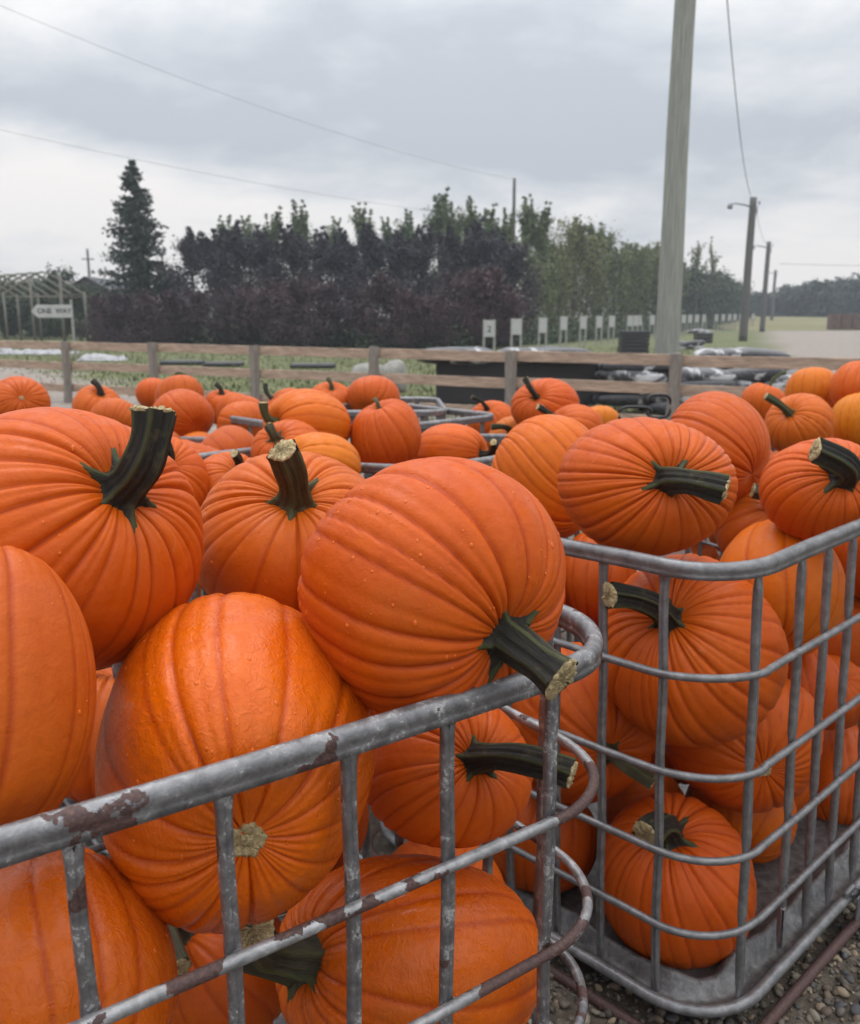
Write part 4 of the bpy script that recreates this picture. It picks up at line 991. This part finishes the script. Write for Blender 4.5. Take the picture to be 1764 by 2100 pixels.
# name, stem tip relative to the eye, stem radius, kind of skin
STT = [["P1", 0.1688, 1.0759, -0.4545, 0.029, "k"],
["A", -0.3702, 1.2018, -0.1265, 0.029, "k"],
["B", -0.2401, 1.4476, -0.2144, 0.027, "o"],
["F", 0.2185, 1.2648, -0.6918, 0.023, "k"],
["G", -0.2699, 1.1848, -0.9032, 0.038, "d"],
["H", -0.4469, 1.3965, -1.1444, 0.02, "d"],
["J", -0.8012, 2.7025, -0.3718, 0.014, "k"],
["K2", -0.6302, 2.8522, -0.4319, 0.016, "k"],
["L", -0.6327, 3.4069, -0.3217, 0.016, "g"],
["L2", -0.5761, 3.198, -0.382, 0.017, "o"],
["M", -0.2178, 3.5531, -0.322, 0.008, "g"],
["O", -0.6097, 5.4038, -0.3648, 0.0125, "g"],
["Y", -1.0846, 5.9541, -0.437, 0.015, "k"],
["T", -2.0441, 5.4684, -0.3838, 0.018, "k"],
["W", -1.4532, 6.124, -0.4495, 0.017, "k"],
["S1", -1.5282, 5.9649, -0.4346, 0.01, "g"],
["a", 0.26, 3.6484, -0.506, 0.016, "k"],
["a2", 0.0443, 4.7717, -0.5543, 0.015, "k"],
["b", 0.2653, 5.6894, -0.5003, 0.0135, "k"],
["c", 0.5029, 4.7769, -0.3225, 0.016, "k"],
["d", 0.3369, 4.8958, -0.5955, 0.016, "o"],
["f", 0.5379, 4.4781, -0.4422, 0.016, "k"],
["h", 0.6113, 1.8254, -0.352, 0.028, "k"],
["j", 0.9273, 2.1372, -0.3153, 0.031, "k"],
["l", 0.3931, 1.8771, -0.5979, 0.029, "k"],
["n", 0.5035, 1.8779, -1.1814, 0.032, "k"],
["r", 0.5412, 1.9971, -1.1133, 0.02, "o"],
["v", 1.6003, 4.2843, -0.3721, 0.018, "g"],
["w", 2.3983, 6.1024, -0.3728, 0.013, "g"],
["cc", 0.979, 2.6625, -0.5164, 0.022, "d"],
["aa", 1.8634, 4.5246, -0.6076, 0.014, "g"],
["bb", 2.2576, 5.1079, -0.599, 0.013, "g"]]
ST = {s[0]: s for s in STT}
G1, G2, G3, G4, G5 = ('pumpkins heaped in the near cage', 'pumpkins in the right-hand cage', 'pumpkins in the cages behind the near one', 'pumpkins in the middle cages further back', 'pumpkins in the cages behind on the right')
PL = {
'P1': ('big ribbed pumpkin sagging over the near cage corner, thick black stem curving down', G1, 17, 1.0),
'A': ('huge ribbed pumpkin with a thick upright black stem, top left of the near cage', G1, 20, .95),
'B': ('pumpkin with a pale square-cut upright stem between two bigger ones in the near cage', G1, 18, 1.1),
'C': ('wet glossy pumpkin with a round tan blossom scar, pressed against the near bars', G1, 15, 1.12),
'D': ('brown-blotched smooth pumpkin cut by the left picture edge, above the near rim', G1, 12, 1.05),
'E': ('pumpkin low behind the left-most bars of the near cage, under the wet one', G1, 13, 1.05),
'F': ('pumpkin inside the near cage with a fluted stem sticking out sideways through the bars', G1, 18, 1.0),
'G': ('wide pumpkin on its side at the bottom of the near cage, fat stem left', G1, 14, 1.12),
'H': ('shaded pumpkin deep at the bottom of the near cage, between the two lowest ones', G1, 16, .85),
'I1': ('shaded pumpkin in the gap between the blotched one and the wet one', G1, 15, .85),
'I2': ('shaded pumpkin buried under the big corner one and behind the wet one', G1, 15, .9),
'J': ('pumpkin with a thin upright dark stem half hidden by the huge black-stemmed one', G3, 18, 1.0),
'K': ('yellow-orange ribbed pumpkin showing over the shoulder of the square-cut stem one', G3, 15, 1.35),
'K2': ('low pumpkin with a cork-tipped stem lying just below the rail behind the near cage', G3, 18, 1.0),
'L': ('deeply ribbed pumpkin on its side with a curled green striped stem at its left', G3, 22, 1.2),
'L2': ('pumpkin with a straight olive stem right behind the pale square-cut stem', G3, 18, 1.0),
'M': ('upright ribbed pumpkin with only a tiny green stub of a stem', G3, 19, 1.0),
'N': ('stemless-looking pumpkin leaning at the right end of the far middle heap', G4, 16, 1.0),
'O': ('pumpkin with a short bent green stem in front of the middle fence post', G4, 17, 1.05),
'Pq': ('round pumpkin touching the left side of the curled striped stem', G4, 18, 1.0),
'Q': ('flattish pumpkin peeping over the round one beside the curled striped stem', G4, 16, 1.0),
'Y': ('pumpkin with a dark upright stem peeping from behind the deeply ribbed one', G4, 18, 1.05),
'R': ('large round pumpkin standing just above the tip of the thick black stem', G4, 20, .95),
'S1': ('pumpkin behind and above the large round one, with a thin green stem at its right', G4, 15, .95),
'S0': ('pumpkin in the far left heap, left neighbour of the one with the thin green stem', G4, 15, 1.0),
'T': ('pumpkin with a hooked dark stem leaning left, in front of the left fence post', G4, 16, 1.0),
'U': ('ribbed pumpkin just in front of the one with the hooked dark stem', G4, 20, .95),
'V': ('pumpkin with a tiny pale blossom scar at the far left, before the gravel', G4, 17, .95),
'W': ('pumpkin with a short square-topped dark stem in the far middle of the left heap', G4, 16, 1.0),
'X': ('bright smooth pumpkin low between the thick black stem and the cage rail', G4, 18, 1.2),
'a': ('ribbed pumpkin on its side showing the round tan cut end of its stem', G5, 18, 1.0),
'a2': ('hidden pumpkin of which a dark stub shows over the one with the tan cut end', G5, 15, 1.0),
'b': ('small pumpkin with a long thin stem slanting up to the left', G5, 15, 1.0),
'c': ('pumpkin with a ribbed upright stem standing before the black stack', G5, 17, 1.0),
'd': ('yellow-orange pumpkin with a curled olive stem, low in the middle heap', G5, 16, 1.45),
'e': ('big broadly ribbed pumpkin just left of the one with the outstretched stem', G2, 21, 1.2),
'f': ('pumpkin with a square dark stem lying on the shoulder of the big broadly ribbed one', G5, 17, 1.05),
'g': ('small yellow-orange pumpkin at the right end of the middle heap', G5, 16, 1.4),
'h': ('big deeply ribbed pumpkin over the right cage corner, stem stretched out to the right', G2, 24, .92),
'i': ('tall ribbed stemless-looking pumpkin right behind the one with the outstretched stem', G2, 20, .92),
'j': ('pumpkin with a thick black stem curling back over its top, at the right picture edge', G2, 20, 1.0),
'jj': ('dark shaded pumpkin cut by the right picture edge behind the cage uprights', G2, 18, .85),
'k': ('smooth-ribbed pumpkin rising above the right rim of the right cage', G2, 13, 1.1),
'l': ('large pumpkin behind the corner bars with a black stem bent left to a cork tip', G2, 24, 1.0),
'm': ('pumpkin in the middle of the right cage showing its oval blossom scar', G2, 22, .95),
'n': ('pumpkin standing on the steel tray behind the corner bars, squat dark stem', G2, 19, 1.0),
'o': ('brighter orange pumpkin behind the one standing on the tray', G2, 15, 1.12),
'p': ('tall pumpkin on the tray at the right picture edge behind the bars', G2, 16, .9),
'q': ('small pumpkin between the middle one and the far uprights of the right cage', G2, 14, 1.0),
'r': ('pumpkin in the left of the right cage with an olive stem pointing down right', G2, 15, .95),
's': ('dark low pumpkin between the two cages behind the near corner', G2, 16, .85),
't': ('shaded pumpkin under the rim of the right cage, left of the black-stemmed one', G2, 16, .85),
'v': ('pumpkin with a twisted pale green stem at the upper right', G5, 16, 1.1),
'w': ('pumpkin half hidden behind the one with the twisted pale green stem', G5, 15, 1.0),
'x': ('bumpy yellow-orange pumpkin on top of the upper right heap', G5, 14, 1.35),
'y': ('smooth pumpkin cut by the right picture edge on top of the upper right heap', G5, 12, 1.0),
'z': ('bright yellow-orange pumpkin cut by the right picture edge below the smooth one', G5, 14, 1.5),
'aa': ('hidden pumpkin of which a pale green stem shows beside the tall ribbed one', G5, 16, 1.0),
'bb': ('hidden pumpkin of which a stub shows under the bright one at the right edge', G5, 16, 1.0),
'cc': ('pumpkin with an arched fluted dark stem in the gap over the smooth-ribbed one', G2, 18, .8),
}
HI = {'P1', 'A', 'B', 'C', 'D', 'E', 'F', 'G', 'h', 'l', 'n', 'k', 'e', 'i', 'j'}
P_EXP = 0.86
class Shape:
    def __init__(s, seed, nr, amp=1.0, dip=0.17, lump=1.0):
        g = np.random.default_rng(seed); s.g = g; s.dip = dip
        nr = int(nr * 1.12); w = g.uniform(0.45, 1.55, nr); s.edge = np.concatenate([[0], np.cumsum(w)]) / w.sum() * 2 * math.pi
        s.amp = g.uniform(0.3, 1.6, nr + 1) * 0.034 * amp; s.amp[-1] = s.amp[0]
        s.sh = g.uniform(0.3, 0.6, nr); s.wave = g.uniform(0, 6.28, 4)
        s.dirs = g.normal(size=(14, 3)); s.dirs *= (g.uniform(1.3, 5.5, 14) / np.linalg.norm(s.dirs, axis=1))[:, None]
        s.ph = g.uniform(0, 6.28, 14); s.la = 0.030 * lump / np.linalg.norm(s.dirs, axis=1)
        s.twist = g.uniform(-0.25, 0.25)
    def pt(s, th, rho, top):
        """unit-space surface point(s) and rib value; top: +1 stem half, -1 blossom half (arrays)"""
        th = np.asarray(th, float); rho = np.clip(np.asarray(rho, float), 0, 1)
        cphi = rho ** (1 / P_EXP); sphi = np.sqrt(np.maximum(0, 1 - cphi ** 2)) * top
        ths = (th + s.twist * sphi + 0.05 * np.sin(2.2 * sphi + s.wave[0] + np.sin(th)) ) % (2 * math.pi)
        k = np.clip(np.searchsorted(s.edge, ths, side='right') - 1, 0, len(s.edge) - 2)
        t = (ths - s.edge[k]) / (s.edge[k + 1] - s.edge[k])
        a = s.amp[k] * (1 - t) + s.amp[k + 1] * t
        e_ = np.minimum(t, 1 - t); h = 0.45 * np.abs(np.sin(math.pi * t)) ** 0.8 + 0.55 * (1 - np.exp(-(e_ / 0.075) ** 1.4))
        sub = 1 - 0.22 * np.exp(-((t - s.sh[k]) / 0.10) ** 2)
        pole = 0.62 + 0.55 * np.exp(-((rho - 0.45) / 0.3) ** 2)
        d = a * (h * sub - 1) * pole * np.clip(rho / 0.12, 0, 1)
        # fine wrinkles running into the stem and the blossom end
        d = d + 0.0035 * np.sin(ths * 41 + 2 * np.sin(ths * 5)) * np.exp(-((rho - 0.28) / 0.16) ** 2)
        x = rho * np.cos(th); y = rho * np.sin(th)
        z = sphi - top * np.where(top > 0, s.dip, s.dip * 0.55) * np.exp(-(rho / 0.30) ** 2)
        P = np.stack([x, y, z], -1)
        l = (np.sin(P @ s.dirs.T + s.ph) * s.la).sum(-1)
        return P * (1 + d + l)[..., None], h * sub
def pumpkin_mesh(name, shape, M, nth, nph, mat):
    th = np.linspace(0, 2 * math.pi, nth, endpoint=False)
    u = np.linspace(-1, 1, nph); phi = u * (math.pi / 2) * 0.9995
    rho = np.cos(phi) ** P_EXP; top = np.where(phi >= 0, 1.0, -1.0)
    TH, RH = np.meshgrid(th, rho); TP = np.repeat(top[:, None], nth, 1)
    P, rib = shape.pt(TH.ravel(), RH.ravel(), TP.ravel())
    V = P @ M.T
    i = np.arange(nph - 1)[:, None]; j = np.arange(nth)[None]
    j2 = (j + 1) % nth
    F = np.stack([i * nth + j, i * nth + j2, (i + 1) * nth + j2, (i + 1) * nth + j], -1).reshape(-1, 4)
    V = np.vstack([V, V[:nth].mean(0), V[-nth:].mean(0)]); rib = np.concatenate([rib, [1, 1]])
    c0, c1 = nth * nph, nth * nph + 1; jj = np.arange(nth); jn = (jj + 1) % nth
    T1 = np.stack([np.full(nth, c0), jn, jj], -1); T2 = np.stack([np.full(nth, c1), (nph - 1) * nth + jj, (nph - 1) * nth + jn], -1)
    return mesh_np(name, V, [F, np.vstack([T1, T2])], mat, True, {'rib': rib})
STEMCOL = {'k': (0.0135, 0.0128, 0.0098), 'd': (0.040, 0.038, 0.024), 'g': (0.052, 0.062, 0.026), 'o': (0.040, 0.036, 0.016)}
def add_stem(root, shape, M, tip, r0, kind, seed, detail=1.0):
    g = np.random.default_rng(seed)
    lobes = int(g.choice([5, 5, 6])); nth = int(60 * detail) // lobes * lobes; nth = max(nth, 20)
    rs = float(np.mean([np.linalg.norm(M[:, 0]), np.linalg.norm(M[:, 1])]))
    ax = M[:, 2] / np.linalg.norm(M[:, 2])
    base = shape.pt(np.linspace(0, 6.28, 12), np.full(12, r0 / rs * 0.9), np.ones(12))[0].mean(0) @ M.T
    L = np.linalg.norm(tip - base)
    r0 = min(r0, L * 0.8)
    th = np.linspace(0, 2 * math.pi, nth, endpoint=False)
    ph0 = g.uniform(0, 6.28)
    lobe = np.maximum(0, np.cos((th - ph0) * lobes / 2)) if False else (0.5 + 0.5 * np.cos(lobes * (th - ph0)))
    lob_amp = g.uniform(0.25, 1.0, lobes); li = (((th - ph0) / (2 * math.pi) * lobes + 0.5) % lobes).astype(int)
    lob = lobe ** 5 * lob_amp[li]
    sect = 1 + 0.12 * np.cos(lobes * (th - ph0)) + 0.06 * np.cos(2 * lobes * (th - ph0) + 0.8) + 0.03 * np.cos(13 * th) + 0.06 * np.cos(2 * th + g.uniform(0, 6))
    rings = []; tt = []
    tipr = r0 * (1.3 + 1.75 * lob)
    # skirt lying on the skin
    for k, f in enumerate((0.0, 0.25, 0.5, 0.72, 0.88)):
        rr = tipr * (1 - f) + r0 * sect * 1.12 * f
        P, _ = shape.pt(th, np.clip(rr / rs, 0, 0.95), np.ones(nth)); P = P @ M.T
        lift = 0.0012 + r0 * 0.55 * f ** 2.4 * (0.5 + 0.5 * lobe) - (0.003 if k == 0 else 0)
        rings.append(P + ax * np.broadcast_to(lift, (nth,))[:, None]); tt.append(0.10 * f)
    n = int(26 * detail) + 6
    P0 = base + ax * r0 * 0.3; P1 = base + ax * L * 0.58; P2 = tip
    us = np.linspace(0.06, 1, n)
    C = ((1 - us) ** 2)[:, None] * P0 + (2 * us * (1 - us))[:, None] * P1 + (us ** 2)[:, None] * P2
    T = 2 * (1 - us)[:, None] * (P1 - P0) + 2 * us[:, None] * (P2 - P1); T /= np.linalg.norm(T, axis=1)[:, None]
    X = M[:, 0] / np.linalg.norm(M[:, 0]); tw = g.uniform(-0.5, 0.5)
    for i in range(n):
        Xp = X - T[i] * (X @ T[i]); Xp /= np.linalg.norm(Xp); Yp = np.cross(T[i], Xp); X = Xp
        a = th + tw * us[i]
        fl = 1 + 0.35 * math.exp(-us[i] / 0.10) + 0.14 * us[i] ** 3
        rr = r0 * sect * fl * (0.93 + 0.05 * math.sin(us[i] * 9 + ph0))
        rings.append(C[i] + np.cos(a)[:, None] * rr[:, None] * Xp + np.sin(a)[:, None] * rr[:, None] * Yp); tt.append(0.12 + 0.88 * us[i])
    V = np.concatenate(rings); m = len(rings)
    # the ring built on the skin and those on the sweep agree in angle because both start from the x axis of M
    i = np.arange(m - 1)[:, None]; j = np.arange(nth)[None]; j2 = (j + 1) % nth
    F = np.stack([i * nth + j, i * nth + j2, (i + 1) * nth + j2, (i + 1) * nth + j], -1).reshape(-1, 4)
    A = np.stack([np.tile(th / (2 * math.pi), m), np.repeat(tt, nth), np.tile(lobe, m)], -1)
    A[:, 0] = np.abs(A[:, 0] * 2 - 1)
    st = obj('stem', mesh_np('stem', V, F, M_STEM, True, {'st': A}), root); st.color = (*STEMCOL[kind], 1)
    # cut end
    q1, q2 = g.uniform(0, 6, 2)
    rings = []; Rl = r0 * (0.2 * sect + 0.8) * 1.10 * (1 + 0.06 * np.cos(3 * th + ph0) + 0.05 * np.cos(2 * th + 1.3 * ph0))
    for k, (f, h) in enumerate(((0.97, -0.10), (1.04, 0.02), (0.96, 0.09), (0.75, 0.13), (0.5, 0.14), (0.25, 0.13))):
        jit = (g.normal(0, 0.03, nth) + 0.10 * np.sin(3 * th + q1) * np.sin(7 * th + q2)) if k else 0
        rr = Rl * (f + jit) * (0.93 + 0.05 * math.sin(9 + ph0)) * 1.0
        a = th + tw
        rings.append(C[-1] + T[-1] * (h + (g.normal(0, 0.075, nth)[:, None] if k > 1 else 0)) * r0 + np.cos(a)[:, None] * rr[:, None] * Xp + np.sin(a)[:, None] * rr[:, None] * Yp)
    V = np.vstack(rings + [C[-1] + T[-1] * r0 * 0.12]); m = len(rings)
    i = np.arange(m - 1)[:, None]
    F = np.stack([i * nth + j, i * nth + j2, (i + 1) * nth + j2, (i + 1) * nth + j], -1).reshape(-1, 4)
    jj = np.arange(nth); F3 = np.stack([(m - 1) * nth + jj, (m - 1) * nth + (jj + 1) % nth, np.full(nth, m * nth)], -1)
    if kind != 'x': obj('cut_end', mesh_np('cut_end', V, [F, F3], M_CORK), st)
    return st
BASE = np.array((0.53, 0.086, 0.0022))
def droplets(root, shape, M, n, seed):
    g = np.random.default_rng(seed); V = []; F3 = []; F4 = []; nb = 0
    made = 0; C = np.array(root.location)
    ns, nr_ = 8, 3
    while made < n:
        k = 4000
        th = g.uniform(0, 6.28, k); z = g.uniform(-1, 1, k); rho = np.sqrt(1 - z * z) ** P_EXP; tp = np.where(z >= 0, 1., -1.)
        P = shape.pt(th, rho, tp)[0] @ M.T; e = 1e-3
        Pa = shape.pt(th + e, rho, tp)[0] @ M.T; Pb = shape.pt(th, np.clip(rho - e, 0, 1), tp)[0] @ M.T
        Nn = np.cross(Pa - P, Pb - P); Nn /= np.linalg.norm(Nn, axis=1)[:, None] + 1e-12
        Nn *= np.sign((Nn * P).sum(1))[:, None]
        view = np.array([0, 0, EYE]) - (C + P); view /= np.linalg.norm(view, axis=1)[:, None]
        ok = np.where(((Nn * view).sum(1) > 0.05) & (Nn[:, 2] > -0.15) & (g.random(k) < 0.35))[0]
        for i in ok[: n - made]:
            r = 0.0007 + 0.0022 * g.random() ** 4
            nn = Nn[i]; a = np.cross(nn, [0, 0, 1.0]); a /= np.linalg.norm(a) + 1e-9; b = np.cross(nn, a)   # b points along the slope
            if b[2] > 0: b = -b
            el = 1 + 0.9 * g.random() * (1 - abs(nn[2]))
            vv = []
            for q in range(nr_):
                ph = q / nr_ * math.pi / 2
                for s_ in range(ns):
                    t = s_ / ns * 2 * math.pi
                    vv.append(P[i] + nn * (r * 0.55 * math.sin(ph) - r * 0.04) + r * math.cos(ph) * (math.cos(t) * a + math.sin(t) * el * b * (1.25 if math.sin(t) > 0 else 1)))
            vv.append(P[i] + nn * r * 0.52)
            for q in range(nr_ - 1):
                for s_ in range(ns): F4.append([nb + q * ns + s_, nb + q * ns + (s_ + 1) % ns, nb + (q + 1) * ns + (s_ + 1) % ns, nb + (q + 1) * ns + s_])
            for s_ in range(ns): F3.append([nb + (nr_ - 1) * ns + s_, nb + (nr_ - 1) * ns + (s_ + 1) % ns, nb + nr_ * ns])
            V += vv; nb += len(vv)
        made += len(ok[: n - made])
    o = obj('water_droplets', mesh_np('water_droplets', V, [np.array(F4), np.array(F3)], M_DROP), root); tag(o, kind='stuff')
def blossom(root, shape, M, r):
    rs = np.linalg.norm(M[:, 0]); g = np.random.default_rng(3); th = np.linspace(0, 2 * math.pi, 36, endpoint=False)
    ax = -M[:, 2] / np.linalg.norm(M[:, 2]); V = []
    for f, h in ((1.05, -0.002), (1.0, 0.002), (0.8, 0.0035), (0.55, 0.002), (0.4, 0.0005), (0.3, 0.004), (0.12, 0.006)):
        rr = np.clip(r * f * (1 + 0.07 * np.sin(5 * th) + 0.05 * np.sin(11 * th + 1)) / rs, 0, .9)
        P, _ = shape.pt(th, rr, -np.ones(36)); V.append(P @ M.T + ax * (h + g.normal(0, 0.0006, 36))[:, None])
    V = np.concatenate(V); i = np.arange(6)[:, None]; j = np.arange(36)[None]
    F = np.stack([i * 36 + (j + 1) % 36, i * 36 + j, (i + 1) * 36 + j, (i + 1) * 36 + (j + 1) % 36], -1).reshape(-1, 4)
    V = np.vstack([V, V[-36:].mean(0)]); jj = np.arange(36); F3 = np.stack([6 * 36 + (jj + 1) % 36, 6 * 36 + jj, np.full(36, 7 * 36)], -1)
    obj('blossom_scar', mesh_np('blossom_scar', V, [F, F3], M_CORK), root)
FILLER_SHAPES = []
for q, row in enumerate(PT):
    nm_ = row[0]; c = np.array(row[1:4]) + [0, 0, EYE]; M = np.array(row[4:13]).reshape(3, 3).T
    lab, grp, nr, yel_shade = PL[nm_]
    sh = Shape(100 + q, nr, {'C': 1.25, 'D': .8, 'E': .9, 'P1': 1.15, 'G': 1.0, 'k': .8}.get(nm_, 1.15), lump={'D': 1.6, 'C': 1.3, 'G': 1.3}.get(nm_, 1.0))
    hi = nm_ in HI
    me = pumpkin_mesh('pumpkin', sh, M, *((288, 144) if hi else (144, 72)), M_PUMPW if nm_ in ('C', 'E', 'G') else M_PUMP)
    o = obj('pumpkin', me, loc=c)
    tag(o, lab, 'pumpkin', grp)
    y_ = max(0.0, yel_shade - 1.0); dk = min(1.0, yel_shade + 0.02) * rnd.uniform(.93, 1.04)  # low values put some shade of deep-lying pumpkins into their skin colour
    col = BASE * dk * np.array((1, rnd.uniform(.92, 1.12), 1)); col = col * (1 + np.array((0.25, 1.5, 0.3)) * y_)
    if nm_ == 'C': col = np.array((0.63, 0.108, 0.002))
    if nm_ == 'G': col = np.array((0.58, 0.098, 0.002))
    if nm_ == 'D': col = np.array((0.50, 0.088, 0.006))
    o.color = (*col, 1)
    if nm_ in ST:
        s = ST[nm_]; add_stem(o, sh, M, np.array(s[1:4]) - np.array(row[1:4]), s[4] * .9, s[5], 500 + q, 1.0 if hi else 0.6)
    if nm_ in ('C', 'm', 'V'): blossom(o, sh, M, {'C': 0.026, 'm': 0.018, 'V': 0.011}[nm_])
    nd = {'P1': 230, 'A': 110, 'B': 60, 'C': 170, 'D': 70, 'E': 80, 'G': 60, 'l': 30, 'h': 20}.get(nm_, 0)
    if nd: droplets(o, sh, M, nd, 900 + q)

# pumpkins lying deeper, seen through the gaps of the cages: simpler skins, shared meshes
FM = []
for q in range(4):
    sh = Shape(300 + q, 16 + q)
    FM.append(pumpkin_mesh('pumpkin', sh, np.diag([1.0, 1.0, 0.85]), 72, 36, M_PUMP))
def filler(x, y, z, r, label, grp, k):
    o = obj('pumpkin', FM[k % 4], loc=(x, y, z + EYE), rot=(rnd.uniform(-.9, .9), rnd.uniform(-.9, .9), rnd.uniform(0, 6)))
    o.scale = (r, r, r); o.color = (*(BASE * rnd.uniform(.8, 1.0)), 1)
    tag(o, label, 'pumpkin', grp)

# a second layer under the heaps that can be seen into
def fill(cen, ang, lx, ly, z0, nx, ny, lab, grp, r=0.16):
    k = 0
    for i in range(nx):
        for j in range(ny):
            u = lx * (i + 0.5) / nx; v = ly * (j + 0.5) / ny
            x = cen[0] + u * math.cos(ang) - v * math.sin(ang); y = cen[1] + u * math.sin(ang) + v * math.cos(ang)
            filler(x, y, z0 + rnd.uniform(-.04, .04), r * rnd.uniform(.9, 1.08), lab, grp, k); k += 1
fill((-0.91, 2.30), R(38), 1.25, 1.0, -0.78, 3, 3, 'shaded pumpkin deep in the cage behind the near one', 'buried pumpkins behind the near cage')
fill((-1.62, 2.50), A2, 1.65, 1.4, -0.66, 5, 4, 'shaded pumpkin deep in the cage with the long grey rail', 'buried pumpkins under the grey rail')
fill((0.5885 - 1.33 * s43, 1.6739 + 1.33 * c43), A2, 1.25, 1.0, -0.86, 3, 3, 'shaded pumpkin deep in the cage behind the right one', 'buried pumpkins behind the right cage')
fill((-2.55, 4.75), R(20), 1.25, 1.0, -0.92, 3, 2, 'shaded pumpkin under the far left heap', 'buried pumpkins far left')
fill((1.75, 4.20), R(25), 1.25, 1.1, -0.84, 3, 3, 'shaded pumpkin under the upper right heap', 'buried pumpkins upper right')
fill((1.75, 4.20), R(25), 1.25, 1.1, -1.13, 3, 3, 'shaded pumpkin under the upper right heap', 'buried pumpkins upper right')
fill((1.75, 4.20), R(25), 1.25, 1.1, -1.42, 3, 3, 'shaded pumpkin under the upper right heap', 'buried pumpkins upper right')
for k, (x, y, z, r) in enumerate(((-0.30, 1.75, -1.05, .17), (-0.75, 1.45, -1.1, .17), (-0.12, 2.02, -.85, .16), (0.02, 1.72, -1.25, .15))):
    filler(x, y, z, r, 'shaded pumpkin at the back of the near cage', 'pumpkins at the back of the near cage', k)
for k, (x, y, z, r) in enumerate(((0.60, 2.60, -1.12, .17), (0.25, 2.55, -.80, .16), (0.95, 2.65, -1.05, .16), (0.62, 2.32, -1.38, .13), (0.74, 2.50, -1.25, .15), (1.28, 2.72, -0.98, .15), (1.05, 2.52, -1.36, .14), (1.32, 2.88, -1.35, .15), (1.22, 2.55, -1.12, .12))):
    filler(x, y, z, r, 'shaded pumpkin at the back of the right cage', 'pumpkins at the back of the right cage', k)
